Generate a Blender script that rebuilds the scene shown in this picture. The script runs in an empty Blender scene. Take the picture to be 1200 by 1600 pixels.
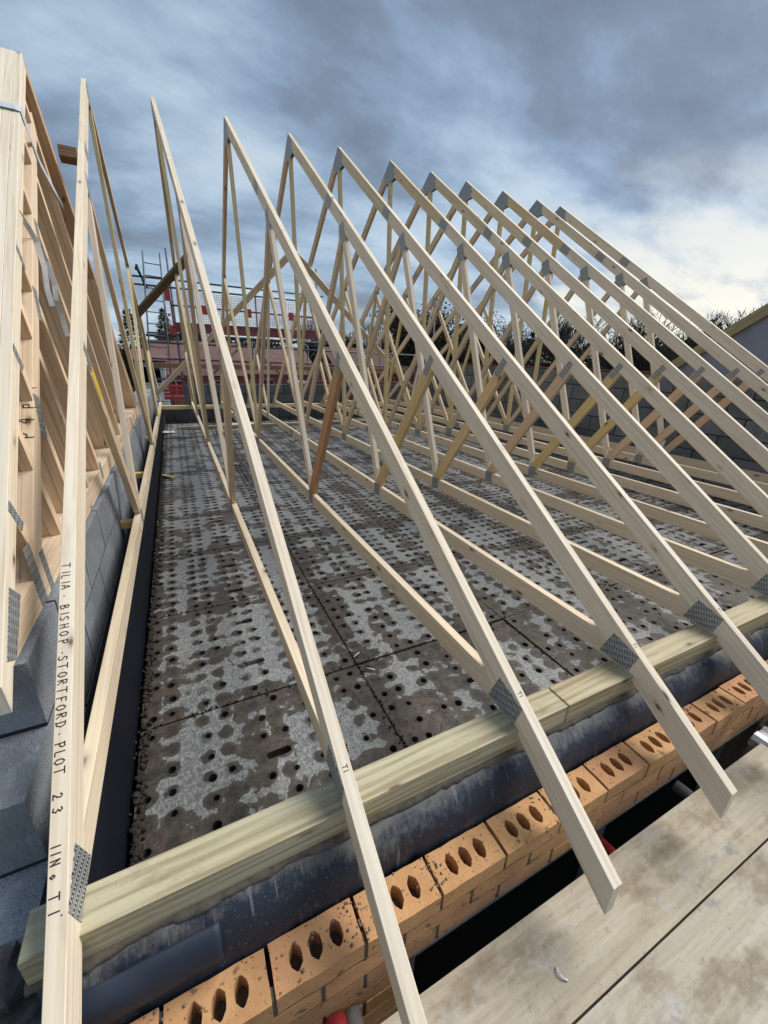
import bpy, bmesh, math, random
from mathutils import Vector, Matrix, geometry
random.seed(7)
R = math.radians
scene = bpy.context.scene

# ------------------------------------------------------------------ camera
cam_d = bpy.data.cameras.new('camera'); cam = bpy.data.objects.new('camera', cam_d)
scene.collection.objects.link(cam); scene.camera = cam
YAW, PITCH, ROLL = 0.468884, -0.364844, 0.035817
f = Vector((math.sin(YAW)*math.cos(PITCH), math.cos(YAW)*math.cos(PITCH), math.sin(PITCH)))
r = Vector((math.cos(YAW), -math.sin(YAW), 0)); u = r.cross(f)
r2 = r*math.cos(ROLL)+u*math.sin(ROLL); u2 = -r*math.sin(ROLL)+u*math.cos(ROLL)
M = Matrix((r2, u2, -f)).transposed().to_4x4(); M.translation = Vector((0.26795, -0.67023, 1.12291))
cam.matrix_world = M
cam_d.sensor_fit = 'VERTICAL'; cam_d.sensor_height = 36; cam_d.lens = 630.88/1600*36
cam_d.clip_start = 0.03; cam_d.clip_end = 2000

# ------------------------------------------------------------------ world, sun, exposure
SUN_EL, SUN_AZ = 50, 88            # elevation; azimuth clockwise from +Y
wd = bpy.data.worlds.new('World'); scene.world = wd; wd.use_nodes = True
nt = wd.node_tree; nt.nodes.clear()
def N(nt, t, **k):
    n = nt.nodes.new(t)
    for a, b in k.items():
        if a.startswith('_'): n.inputs[a[1:].replace('_', ' ')].default_value = b
        else: setattr(n, a, b)
    return n
def math_(nt, op, a, b=None, c=None, clamp=False):
    n = nt.nodes.new('ShaderNodeMath'); n.operation = op; n.use_clamp = clamp
    for i, v in enumerate((a, b, c)):
        if v is None: continue
        if isinstance(v, (int, float)): n.inputs[i].default_value = v
        else: nt.links.new(v, n.inputs[i])
    return n.outputs[0]
def ramp(nt, fac, stops, interp='LINEAR'):
    n = nt.nodes.new('ShaderNodeValToRGB'); n.color_ramp.interpolation = interp
    e = n.color_ramp.elements
    while len(e) < len(stops): e.new(0.5)
    for k, (p, col) in enumerate(stops):
        e[k].position = p
        e[k].color = (col, col, col, 1) if isinstance(col, (int, float)) else (*col, 1)
    if fac is not None: nt.links.new(fac, n.inputs[0])
    return n.outputs[0]
def mixc(nt, fac, a, b, mode='MIX'):
    n = nt.nodes.new('ShaderNodeMix'); n.data_type = 'RGBA'; n.blend_type = mode
    for i, v in ((0, fac), (6, a), (7, b)):
        if isinstance(v, (int, float)): n.inputs[i].default_value = v if i == 0 else (v, v, v, 1)
        elif isinstance(v, tuple): n.inputs[i].default_value = (*v[:3], 1)
        else: nt.links.new(v, n.inputs[i])
    return n.outputs[2]
def noise(nt, vec, scale, detail=4, rough=0.55, dist=0.0, w=None):
    n = nt.nodes.new('ShaderNodeTexNoise'); n.inputs['Scale'].default_value = scale
    n.inputs['Detail'].default_value = detail; n.inputs['Roughness'].default_value = rough
    n.inputs['Distortion'].default_value = dist
    if vec is not None: nt.links.new(vec, n.inputs['Vector'])
    return n.outputs['Fac']
def mapping(nt, vec, loc=(0, 0, 0), rot=(0, 0, 0), sc=(1, 1, 1)):
    n = nt.nodes.new('ShaderNodeMapping'); n.inputs['Location'].default_value = loc
    n.inputs['Rotation'].default_value = rot; n.inputs['Scale'].default_value = sc
    nt.links.new(vec, n.inputs['Vector']); return n.outputs[0]

tc = nt.nodes.new('ShaderNodeTexCoord'); gen = tc.outputs['Generated']
sky = nt.nodes.new('ShaderNodeTexSky'); sky.sky_type = 'NISHITA'; sky.sun_disc = False
sky.sun_elevation = R(SUN_EL); sky.sun_rotation = R(SUN_AZ)
sep = nt.nodes.new('ShaderNodeSeparateXYZ'); nt.links.new(gen, sep.inputs[0])
zc = math_(nt, 'MAXIMUM', sep.outputs[2], 0.0)
den = math_(nt, 'ADD', zc, 0.30)
px_ = math_(nt, 'DIVIDE', sep.outputs[0], den); py_ = math_(nt, 'DIVIDE', sep.outputs[1], den)
cmb = nt.nodes.new('ShaderNodeCombineXYZ'); nt.links.new(px_, cmb.inputs[0]); nt.links.new(py_, cmb.inputs[1])
v1 = mapping(nt, cmb.outputs[0], loc=(12.1, 4.4, 0.0), rot=(0, 0, R(35)), sc=(0.9, 1.35, 1))
big = noise(nt, v1, 1.15, 7, 0.56, 0.15)
v2 = mapping(nt, cmb.outputs[0], loc=(8.3, 2.2, 3), rot=(0, 0, R(40)), sc=(1.7, 2.9, 1))
fine = noise(nt, v2, 1.6, 6, 0.56, 0.1)
cl = math_(nt, 'ADD', math_(nt, 'MULTIPLY', big, 0.72), math_(nt, 'MULTIPLY', fine, 0.28))
elev = ramp(nt, zc, [(0.0, 0.10), (0.22, 0.03), (0.5, -0.0), (0.9, 0.0)])
cl2 = math_(nt, 'ADD', cl, elev)
cloud = ramp(nt, cl2, [(0.39, (0.74, 0.92, 1.17)), (0.45, (0.98, 1.27, 1.66)), (0.50, (1.32, 1.78, 2.38)), (0.55, (1.85, 2.42, 3.05)), (0.61, (2.6, 3.15, 3.65)), (0.74, (3.5, 3.8, 3.95))])
# thin warm break in the cloud, low in the sky towards the sun's side
dv = nt.nodes.new('ShaderNodeVectorMath'); dv.operation = 'DOT_PRODUCT'
nt.links.new(gen, dv.inputs[0]); dv.inputs[1].default_value = Vector((0.870, 0.475, 0.150)).normalized()
gl = ramp(nt, math_(nt, 'ADD', dv.outputs['Value'], math_(nt, 'MULTIPLY', math_(nt, 'SUBTRACT', fine, 0.5), 0.16)), [(0.955, 0.0), (0.985, 0.6), (1.0, 0.95)])
gl = math_(nt, 'MULTIPLY', gl, ramp(nt, zc, [(0.12, 1.0), (0.24, 0.6), (0.34, 0.0)]))
cloud = mixc(nt, gl, cloud, (4.9, 4.6, 3.9))
col = mixc(nt, 0.88, sky.outputs[0], cloud)
bg = nt.nodes.new('ShaderNodeBackground'); bg.inputs['Strength'].default_value = 0.072
nt.links.new(col, bg.inputs[0])
out = nt.nodes.new('ShaderNodeOutputWorld'); nt.links.new(bg.outputs[0], out.inputs[0])

sd = bpy.data.lights.new('sun', 'SUN'); sd.energy = 1.5; sd.angle = R(38); sd.color = (1.0, 0.95, 0.87)
so = bpy.data.objects.new('sun', sd); scene.collection.objects.link(so)
sv = Vector((math.sin(R(SUN_AZ))*math.cos(R(SUN_EL)), math.cos(R(SUN_AZ))*math.cos(R(SUN_EL)), math.sin(R(SUN_EL))))
so.rotation_euler = sv.to_track_quat('Z', 'Y').to_euler()
scene.view_settings.view_transform = 'Standard'; scene.view_settings.look = 'None'
scene.view_settings.gamma = 1; scene.view_settings.use_curve_mapping = False
scene.view_settings.exposure = 1.48
scene.cycles.max_bounces = 5; scene.cycles.diffuse_bounces = 3; scene.cycles.glossy_bounces = 2; scene.cycles.transmission_bounces = 1

# ------------------------------------------------------------------ material helpers
def newmat(name):
    m = bpy.data.materials.new(name); m.use_nodes = True; nt = m.node_tree
    b = nt.nodes['Principled BSDF']; return m, nt, b
def bump(nt, b, h, strength, dist=0.002):
    n = nt.nodes.new('ShaderNodeBump'); n.inputs['Strength'].default_value = strength
    n.inputs['Distance'].default_value = dist
    nt.links.new(h, n.inputs['Height']); nt.links.new(n.outputs[0], b.inputs['Normal'])
def obj_uv(nt):
    """UV (metres along / across the board) shifted by the object's own random number"""
    t = nt.nodes.new('ShaderNodeTexCoord'); oi = nt.nodes.new('ShaderNodeObjectInfo')
    s = math_(nt, 'MULTIPLY', oi.outputs['Random'], 57.0)
    c = nt.nodes.new('ShaderNodeCombineXYZ'); nt.links.new(s, c.inputs[0]); nt.links.new(s, c.inputs[2])
    a = nt.nodes.new('ShaderNodeVectorMath'); a.operation = 'ADD'
    nt.links.new(t.outputs['UV'], a.inputs[0]); nt.links.new(c.outputs[0], a.inputs[1])
    return a.outputs[0], oi
def wood_mat(name, light, dark, knot=(0.10, 0.05, 0.03), ring_scale=1.0, dirt=0.15, rough=0.62, knots=1.0, sharp=((0.36, 0.0), (0.50, 0.35), (0.66, 1.0)), fine=0.2):
    m, nt, b = newmat(name)
    uv, oi = obj_uv(nt)
    g1 = noise(nt, mapping(nt, uv, sc=(1.6, 46, 46)), 1.0*ring_scale, 3, 0.6, 0.6)
    g2 = noise(nt, mapping(nt, uv, sc=(5, 230, 230)), 1.0, 3, 0.7)
    wv = nt.nodes.new('ShaderNodeTexWave'); wv.wave_type = 'BANDS'; wv.bands_direction = 'Y'
    wv.inputs['Scale'].default_value = 13*ring_scale; wv.inputs['Distortion'].default_value = 11
    wv.inputs['Detail'].default_value = 2; wv.inputs['Detail Scale'].default_value = 0.8
    nt.links.new(mapping(nt, uv, sc=(0.10, 1, 1)), wv.inputs['Vector'])
    gf = math_(nt, 'ADD', math_(nt, 'MULTIPLY', g1, 0.66), math_(nt, 'MULTIPLY', wv.outputs['Fac'], 0.13))
    gf = math_(nt, 'ADD', gf, math_(nt, 'MULTIPLY', g2, fine))
    c = mixc(nt, ramp(nt, gf, list(sharp)), light, dark)
    # broad tone changes along the board
    bt = noise(nt, mapping(nt, uv, sc=(1.1, 6, 6)), 1.0, 3)
    c = mixc(nt, ramp(nt, bt, [(0.35, 0.0), (0.72, 0.45)]), c, mixc(nt, 1.0, c, (0.86, 0.79, 0.68), 'MULTIPLY'))
    # knots
    vo = nt.nodes.new('ShaderNodeTexVoronoi'); vo.feature = 'F1'; vo.inputs['Scale'].default_value = 1.0
    vo.inputs['Randomness'].default_value = 0.95
    wob = nt.nodes.new('ShaderNodeVectorMath'); wob.operation = 'ADD'
    nt.links.new(mapping(nt, uv, sc=(3.8, 9.5, 1.5)), wob.inputs[0])
    nv = nt.nodes.new('ShaderNodeTexNoise'); nv.inputs['Scale'].default_value = 40; nt.links.new(uv, nv.inputs['Vector'])
    sc_ = nt.nodes.new('ShaderNodeVectorMath'); sc_.operation = 'SCALE'; sc_.inputs['Scale'].default_value = 0.06
    nt.links.new(nv.outputs['Color'], sc_.inputs[0]); nt.links.new(sc_.outputs[0], wob.inputs[1])
    nt.links.new(wob.outputs[0], vo.inputs['Vector'])
    kd = ramp(nt, vo.outputs['Distance'], [(0.045, 1.0), (0.075, 0.6), (0.10, 0.22), (0.19, 0.0)])
    kd = math_(nt, 'MULTIPLY', kd, knots)
    c = mixc(nt, kd, c, knot)
    # mud and handling marks
    dn = noise(nt, mapping(nt, uv, sc=(4, 9, 9)), 1.0, 6, 0.7)
    c = mixc(nt, math_(nt, 'MULTIPLY', ramp(nt, dn, [(0.58, 0.0), (0.75, 1.0)]), dirt), c, (0.16, 0.12, 0.085))
    sp = noise(nt, mapping(nt, uv, sc=(1, 1, 1)), 160, 2)
    c = mixc(nt, math_(nt, 'MULTIPLY', ramp(nt, sp, [(0.70, 0.0), (0.76, 1.0)]), 0.35*dirt/0.15), c, (0.13, 0.10, 0.07))
    c = mixc(nt, 1.0, c, oi.outputs['Color'], 'MULTIPLY')
    nt.links.new(c, b.inputs['Base Color']); b.inputs['Roughness'].default_value = rough
    b.inputs['Specular IOR Level'].default_value = 0.3
    bump(nt, b, gf, 0.35, 0.0012)
    return m
def simple(name, col, rough=0.6, metal=0.0, var=0.25, scale=12, bumpd=0.0, col2=None, spots=None, obj=True, spec=.5):
    m, nt, b = newmat(name)
    t = nt.nodes.new('ShaderNodeTexCoord'); oi = nt.nodes.new('ShaderNodeObjectInfo')
    a = nt.nodes.new('ShaderNodeVectorMath'); a.operation = 'ADD'
    s = nt.nodes.new('ShaderNodeCombineXYZ'); k = math_(nt, 'MULTIPLY', oi.outputs['Random'], 31.0)
    for i in range(3): nt.links.new(k, s.inputs[i])
    nt.links.new(t.outputs['Object'], a.inputs[0]); nt.links.new(s.outputs[0], a.inputs[1])
    n1 = noise(nt, a.outputs[0], scale, 6, 0.65)
    d = col2 or tuple(x*(1-var*1.6) for x in col)
    c = mixc(nt, ramp(nt, n1, [(0.32, 0.0), (0.70, 1.0)]), col, d)
    if spots:
        n2 = noise(nt, a.outputs[0], spots[0], 3, 0.6)
        c = mixc(nt, ramp(nt, n2, [(spots[1], 0.0), (spots[1]+0.06, spots[3])]), c, spots[2])
    if obj: c = mixc(nt, 1.0, c, oi.outputs['Color'], 'MULTIPLY')
    nt.links.new(c, b.inputs['Base Color']); b.inputs['Roughness'].default_value = rough; b.inputs['Metallic'].default_value = metal; b.inputs['Specular IOR Level'].default_value = spec
    if bumpd:
        bump(nt, b, noise(nt, a.outputs[0], scale*4, 5, 0.7), 0.6, bumpd)
    return m

PINE = wood_mat('pine', (0.80, 0.73, 0.62), (0.655, 0.55, 0.42), dirt=0.14)
TREATED = wood_mat('treated_timber', (0.50, 0.465, 0.335), (0.29, 0.25, 0.155), ring_scale=0.8, dirt=0.6, knot=(0.12, 0.07, 0.035), sharp=((0.38, 0.0), (0.54, 0.3), (0.68, 1.0)), fine=.38)
OLDWOOD = wood_mat('old_timber', (0.17, 0.125, 0.075), (0.09, 0.06, 0.035), dirt=0.4)
def board_mat():
    m, nt, b = newmat('scaffold_board_wood')
    uv, oi = obj_uv(nt)
    g1 = noise(nt, mapping(nt, uv, sc=(3, 60, 60)), 1.0, 4, 0.65, 0.5)
    c = mixc(nt, ramp(nt, g1, [(0.3, 0.0), (0.75, 1.0)]), (0.46, 0.42, 0.335), (0.31, 0.265, 0.195))
    n1 = noise(nt, mapping(nt, uv, sc=(3.0, 5.5, 5.5)), 1.0, 8, 0.66, 0.0)
    c = mixc(nt, ramp(nt, n1, [(0.51, 0.0), (0.58, 0.45), (0.68, 0.85)]), c, (0.165, 0.11, 0.065))
    n2 = noise(nt, mapping(nt, uv, loc=(4, 4, 4), sc=(4, 5, 5)), 2.3, 8, 0.78, 0.0)
    c = mixc(nt, ramp(nt, n2, [(0.53, 0.0), (0.66, 0.7)]), c, (0.42, 0.42, 0.41))
    n3 = noise(nt, mapping(nt, uv, sc=(1, 1.3, 1)), 55, 6, 0.8)
    c = mixc(nt, ramp(nt, n3, [(0.58, 0.0), (0.70, 0.7)]), c, (0.15, 0.11, 0.075))
    n4 = noise(nt, mapping(nt, uv, loc=(9, 3, 1), sc=(5, 6, 6)), 1.0, 7, 0.7, 0.0)
    c = mixc(nt, ramp(nt, n4, [(0.63, 0.0), (0.70, 0.7)]), c, (0.17, 0.18, 0.20))
    c = mixc(nt, 1.0, c, oi.outputs['Color'], 'MULTIPLY')
    nt.links.new(c, b.inputs['Base Color']); b.inputs['Roughness'].default_value = 0.8
    h = math_(nt, 'ADD', math_(nt, 'MULTIPLY', g1, 0.5), math_(nt, 'MULTIPLY', n2, 0.6))
    bump(nt, b, math_(nt, 'ADD', h, math_(nt, 'MULTIPLY', n3, 0.3)), 0.7, 0.003)
    return m
SCAFF = board_mat()
def plate_mat():
    m, nt, b = newmat('galvanised_nail_plate')
    t = nt.nodes.new('ShaderNodeTexCoord'); s = nt.nodes.new('ShaderNodeSeparateXYZ'); nt.links.new(t.outputs['UV'], s.inputs[0])
    row = math_(nt, 'FRACT', math_(nt, 'DIVIDE', s.outputs[0], 0.026))
    off = math_(nt, 'MULTIPLY', math_(nt, 'PINGPONG', math_(nt, 'DIVIDE', s.outputs[0], 0.0065), 1.0), 0.0055)
    colf = math_(nt, 'FRACT', math_(nt, 'DIVIDE', math_(nt, 'ADD', s.outputs[1], off), 0.0105))
    a = math_(nt, 'LESS_THAN', row, 0.58); c_ = math_(nt, 'LESS_THAN', colf, 0.5)
    sl = math_(nt, 'MULTIPLY', a, c_)
    n1 = noise(nt, t.outputs['Object'], 60, 3)
    base = mixc(nt, ramp(nt, n1, [(0.3, 0.0), (0.7, 1.0)]), (0.26, 0.28, 0.29), (0.40, 0.42, 0.43))
    base = mixc(nt, math_(nt, 'MULTIPLY', a, 0.55), base, (0.13, 0.14, 0.145)); c = mixc(nt, sl, base, (0.035, 0.04, 0.045))
    hi = math_(nt, 'MULTIPLY', a, math_(nt, 'GREATER_THAN', colf, 0.70))
    c = mixc(nt, math_(nt, 'MULTIPLY', hi, 0.8), c, (0.72, 0.74, 0.74))
    nt.links.new(c, b.inputs['Base Color']); b.inputs['Metallic'].default_value = 0.35; b.inputs['Roughness'].default_value = 0.45
    bump(nt, b, math_(nt, 'SUBTRACT', 1.0, sl), 0.6, 0.001)
    return m
PLATE = plate_mat()
INK = simple('marker_ink', (0.02, 0.02, 0.022), 0.5, var=0.1)
def brick_mat():
    m, nt, b = newmat('orange_brick')
    t = nt.nodes.new('ShaderNodeTexCoord'); oi = nt.nodes.new('ShaderNodeObjectInfo')
    a = nt.nodes.new('ShaderNodeVectorMath'); a.operation = 'ADD'; s = nt.nodes.new('ShaderNodeCombineXYZ')
    k = math_(nt, 'MULTIPLY', oi.outputs['Random'], 23.0)
    for i in range(3): nt.links.new(k, s.inputs[i])
    nt.links.new(t.outputs['Object'], a.inputs[0]); nt.links.new(s.outputs[0], a.inputs[1]); v = a.outputs[0]
    n1 = noise(nt, v, 14, 5, 0.6)
    c = mixc(nt, ramp(nt, n1, [(0.3, 0.0), (0.72, 1.0)]), (0.55, 0.305, 0.15), (0.42, 0.215, 0.098))
    n2 = noise(nt, v, 240, 2, 0.5)
    c = mixc(nt, ramp(nt, n2, [(0.62, 0.0), (0.70, 0.6)]), c, (0.66, 0.42, 0.24))
    n3 = noise(nt, v, 95, 3, 0.6)
    c = mixc(nt, ramp(nt, n3, [(0.63, 0.0), (0.67, 0.8)]), c, (0.10, 0.045, 0.022))
    n4 = noise(nt, v, 22, 3, 0.5)
    c = mixc(nt, ramp(nt, n4, [(0.66, 0.0), (0.69, 0.8)]), c, (0.13, 0.085, 0.055))
    c = mixc(nt, 1.0, c, oi.outputs['Color'], 'MULTIPLY')
    nt.links.new(c, b.inputs['Base Color']); b.inputs['Roughness'].default_value = 0.85
    bump(nt, b, math_(nt, 'ADD', math_(nt, 'MULTIPLY', n2, 0.4), math_(nt, 'SUBTRACT', n1, n3)), 0.55, 0.002)
    return m
BRICK = brick_mat()
DARKM = simple('dark_mortar', (0.028, 0.027, 0.027), 0.95, var=0.3, scale=30)
MORTAR = simple('grey_mortar', (0.15, 0.125, 0.10), 0.95, var=0.35, scale=30, bumpd=0.004)
def block_mat():
    m, nt, b = newmat('blue_grey_block')
    t = nt.nodes.new('ShaderNodeTexCoord'); oi = nt.nodes.new('ShaderNodeObjectInfo')
    a = nt.nodes.new('ShaderNodeVectorMath'); a.operation = 'ADD'; s = nt.nodes.new('ShaderNodeCombineXYZ')
    k = math_(nt, 'MULTIPLY', oi.outputs['Random'], 23.0)
    for i in range(3): nt.links.new(k, s.inputs[i])
    nt.links.new(t.outputs['Object'], a.inputs[0]); nt.links.new(s.outputs[0], a.inputs[1]); v = a.outputs[0]
    n1 = noise(nt, v, 5, 5, 0.65)
    c = mixc(nt, ramp(nt, n1, [(0.3, 0.0), (0.7, 1.0)]), (0.170, 0.186, 0.208), (0.105, 0.117, 0.133))
    n2 = noise(nt, mapping(nt, v, sc=(1, 1, 0.3)), 26, 4, 0.7)
    c = mixc(nt, ramp(nt, n2, [(0.56, 0.0), (0.75, 0.5)]), c, (0.27, 0.30, 0.34))
    n3 = noise(nt, v, 150, 3, 0.6)
    c = mixc(nt, ramp(nt, n3, [(0.60, 0.0), (0.68, 0.6)]), c, (0.035, 0.04, 0.05))
    c = mixc(nt, 1.0, c, oi.outputs['Color'], 'MULTIPLY')
    nt.links.new(c, b.inputs['Base Color']); b.inputs['Roughness'].default_value = 0.75
    bump(nt, b, math_(nt, 'SUBTRACT', math_(nt, 'MULTIPLY', n1, 0.6), math_(nt, 'ADD', math_(nt, 'MULTIPLY', n3, 1.2), math_(nt, 'MULTIPLY', noise(nt, v, 60, 5, 0.7), .8))), 0.9, 0.006)
    return m
BLOCK = block_mat()
def deck_mat():
    """wet grey decking with brown silt; the silt film follows world position so it runs over the joints"""
    m, nt, b = newmat('wet_grey_decking')
    g = nt.nodes.new('ShaderNodeNewGeometry'); p = g.outputs['Position']; oi = nt.nodes.new('ShaderNodeObjectInfo')
    n0 = noise(nt, p, 3.0, 5, 0.6)
    c = mixc(nt, ramp(nt, n0, [(0.3, 0.0), (0.7, 1.0)]), (0.125, 0.130, 0.134), (0.205, 0.205, 0.20))
    fs = noise(nt, mapping(nt, p, sc=(1.0, 0.45, 1)), 150, 4, 0.75)
    c = mixc(nt, ramp(nt, fs, [(0.42, 0.0), (0.60, 0.85)]), c, (0.40, 0.41, 0.40))
    c = mixc(nt, ramp(nt, noise(nt, mapping(nt, p, sc=(0.5, 1.6, 1)), 60, 5, 0.8), [(0.50, 0.0), (0.62, 0.6)]), c, (0.07, 0.078, 0.088))
    f3 = noise(nt, p, 55, 4, 0.7)
    c = mixc(nt, ramp(nt, f3, [(0.56, 0.0), (0.66, 0.6)]), c, (0.09, 0.10, 0.115))
    # silt: thick near the eaves, patchy further in, rings round the holes
    s = nt.nodes.new('ShaderNodeSeparateXYZ'); nt.links.new(p, s.inputs[0])
    near = ramp(nt, math_(nt, 'DIVIDE', s.outputs[1], 9.0), [(0.01, 0.09), (0.055, 0.05), (0.09, -0.005), (0.15, -0.085), (0.45, -0.11), (1.0, -0.09)])
    big = noise(nt, p, 3.6, 2, 0.5, 0.6)
    med = noise(nt, p, 15, 3, 0.5, 0.4)
    # holes pattern distance: mud gathers around holes
    hy = math_(nt, 'MULTIPLY', math_(nt, 'SUBTRACT', math_(nt, 'FRACT', math_(nt, 'DIVIDE', math_(nt, 'SUBTRACT', s.outputs[1], 0.005), 0.088889)), 0.5), 0.088889)
    pxx = math_(nt, 'MULTIPLY', math_(nt, 'FRACT', math_(nt, 'DIVIDE', math_(nt, 'ADD', s.outputs[0], 0.04), 0.935)), 0.935)
    hx = math_(nt, 'MULTIPLY', math_(nt, 'SUBTRACT', math_(nt, 'FRACT', math_(nt, 'ADD', math_(nt, 'DIVIDE', math_(nt, 'SUBTRACT', pxx, 0.080), 0.1937), 0.5)), 0.5), 0.1937)
    hx = math_(nt, 'SUBTRACT', math_(nt, 'ABSOLUTE', hx), 0.0365)
    hd = math_(nt, 'SQRT', math_(nt, 'ADD', math_(nt, 'MULTIPLY', hx, hx), math_(nt, 'MULTIPLY', hy, hy)))
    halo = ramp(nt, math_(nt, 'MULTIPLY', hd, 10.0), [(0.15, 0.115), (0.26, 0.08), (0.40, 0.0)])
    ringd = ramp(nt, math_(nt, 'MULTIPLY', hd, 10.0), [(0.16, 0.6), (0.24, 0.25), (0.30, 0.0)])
    seam = math_(nt, 'ABSOLUTE', math_(nt, 'SUBTRACT', math_(nt, 'FRACT', math_(nt, 'ADD', math_(nt, 'DIVIDE', math_(nt, 'ADD', s.outputs[1], 0.0), 0.8), 0.5)), 0.5))
    seamx = math_(nt, 'ABSOLUTE', math_(nt, 'SUBTRACT', math_(nt, 'FRACT', math_(nt, 'ADD', math_(nt, 'DIVIDE', math_(nt, 'ADD', s.outputs[0], 0.04), 0.935), 0.5)), 0.5))
    sj = ramp(nt, math_(nt, 'MINIMUM', math_(nt, 'MULTIPLY', seam, 0.86), seamx), [(0.0, 0.10), (0.05, 0.07), (0.11, 0.0)])
    st = math_(nt, 'ADD', math_(nt, 'ADD', math_(nt, 'MULTIPLY', big, 0.54), math_(nt, 'MULTIPLY', med, 0.46)), math_(nt, 'ADD', near, sj))
    st = math_(nt, 'ADD', st, halo)
    mask = ramp(nt, st, [(0.540, 0.0), (0.553, 0.75), (0.585, 1.0)])
    edge = ramp(nt, st, [(0.545, 0.0), (0.555, 1.0), (0.575, 0.0)])
    bn = noise(nt, p, 9, 5, 0.7)
    mud = mixc(nt, ramp(nt, bn, [(0.35, 0.0), (0.68, 1.0)]), (0.027, 0.024, 0.021), (0.078, 0.052, 0.032))
    mf = noise(nt, p, 45, 6, 0.72)
    mud = mixc(nt, ramp(nt, mf, [(0.42, 0.0), (0.62, 0.75)]), mud, (0.098, 0.075, 0.052))
    mud = mixc(nt, ramp(nt, noise(nt, p, 22, 4, 0.6), [(0.55, 0.0), (0.66, 0.7)]), mud, (0.03, 0.026, 0.022))
    c = mixc(nt, math_(nt, 'MULTIPLY', mask, 0.93), c, mud)
    c = mixc(nt, math_(nt, 'MULTIPLY', edge, 0.45), c, (0.035, 0.03, 0.025))
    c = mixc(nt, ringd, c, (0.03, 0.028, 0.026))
    nt.links.new(c, b.inputs['Base Color'])
    rg = mixc(nt, mask, 0.42, ramp(nt, mf, [(0.40, 0.22), (0.58, 0.6)])); nt.links.new(rg, b.inputs['Roughness'])
    bump(nt, b, math_(nt, 'ADD', math_(nt, 'MULTIPLY', fs, 0.4), math_(nt, 'ADD', math_(nt, 'MULTIPLY', mask, 0.5), math_(nt, 'MULTIPLY', math_(nt, 'MULTIPLY', mf, mask), 1.5))), 0.6, 0.0025)
    return m
DECK = deck_mat()
def film_mat():
    m, nt, b = newmat('black_membrane')
    g = nt.nodes.new('ShaderNodeNewGeometry'); p = g.outputs['Position']
    t = nt.nodes.new('ShaderNodeTexCoord'); s = nt.nodes.new('ShaderNodeSeparateXYZ'); nt.links.new(t.outputs['UV'], s.inputs[0])
    n1 = noise(nt, p, 7, 4, 0.6)
    c = mixc(nt, ramp(nt, n1, [(0.35, 0.0), (0.7, 1.0)]), (0.008, 0.012, 0.024), (0.016, 0.026, 0.048))
    sm = math_(nt, 'ADD', math_(nt, 'MULTIPLY', noise(nt, mapping(nt, p, sc=(1.0, 1.6, 1.6)), 7, 4, 0.6), 0.62), math_(nt, 'MULTIPLY', noise(nt, mapping(nt, p, sc=(1.0, .35, .35)), 75, 6, 0.75), 0.38))
    sm = math_(nt, 'ADD', sm, math_(nt, 'MULTIPLY', math_(nt, 'SUBTRACT', noise(nt, mapping(nt, p, sc=(1, 0, 0)), 2.3, 2), 0.5), 0.30))
    sm = math_(nt, 'ADD', sm, ramp(nt, s.outputs[1], [(0.0, 0.24), (0.35, 0.08), (0.6, -0.05), (1.0, -0.12)]))
    c = mixc(nt, ramp(nt, sm, [(0.55, 0.0), (0.70, 0.62)]), c, (0.19, 0.185, 0.17))
    dr = noise(nt, mapping(nt, p, sc=(60, 5, 5)), 1.0, 2, 0.6)
    c = mixc(nt, ramp(nt, dr, [(0.66, 0.0), (0.72, 0.45)]), c, (0.22, 0.24, 0.27))
    n5 = noise(nt, p, 170, 2)
    c = mixc(nt, ramp(nt, n5, [(0.66, 0.0), (0.7, 0.5)]), c, (0.2, 0.22, 0.25))
    nt.links.new(c, b.inputs['Base Color']); b.inputs['Roughness'].default_value = 0.62
    bump(nt, b, sm, 0.35, 0.002)
    return m
FILM = film_mat()
VOID = simple('painted_dark_void', (0.012, 0.011, 0.010), 0.95, var=0.3, scale=8, spec=.1)  # near-black colour paints in the darkness of the unlit hollows under the deck
GALV = simple('galvanised_tube', (0.36, 0.38, 0.40), 0.45, 0.5, var=0.25, scale=18, bumpd=0.0005, spots=(30, 0.62, (0.20, 0.15, 0.11), 0.6))
DARKTUBE = simple('weathered_tube', (0.10, 0.13, 0.17), 0.55, 0.2, var=0.3, scale=9)
REDP = simple('red_paint', (0.42, 0.035, 0.04), 0.5, var=0.3, scale=30, spots=(40, 0.60, (0.35, 0.30, 0.28), 0.5))
REDPL = simple('red_plastic_mesh', (0.50, 0.045, 0.05), 0.5, var=0.2, scale=5)
REDDULL = simple('dull_red_netting', (0.42, 0.06, 0.065), 0.7, var=0.3, scale=6)
WHITEP = simple('white_plastic', (0.72, 0.74, 0.76), 0.4, var=0.12, scale=30)
STRAP = simple('strapping_band', (0.62, 0.66, 0.72), 0.35, var=0.12, scale=20)
YELLOW = simple('yellow_tag', (0.70, 0.50, 0.03), 0.6, var=0.15, scale=60)
LILAC = simple('grey_spandrel_board', (0.33, 0.33, 0.38), 0.8, var=0.12, scale=1.5)
GREYPVC = simple('grey_window_profile', (0.12, 0.13, 0.15), 0.5, var=0.2, scale=4)

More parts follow.
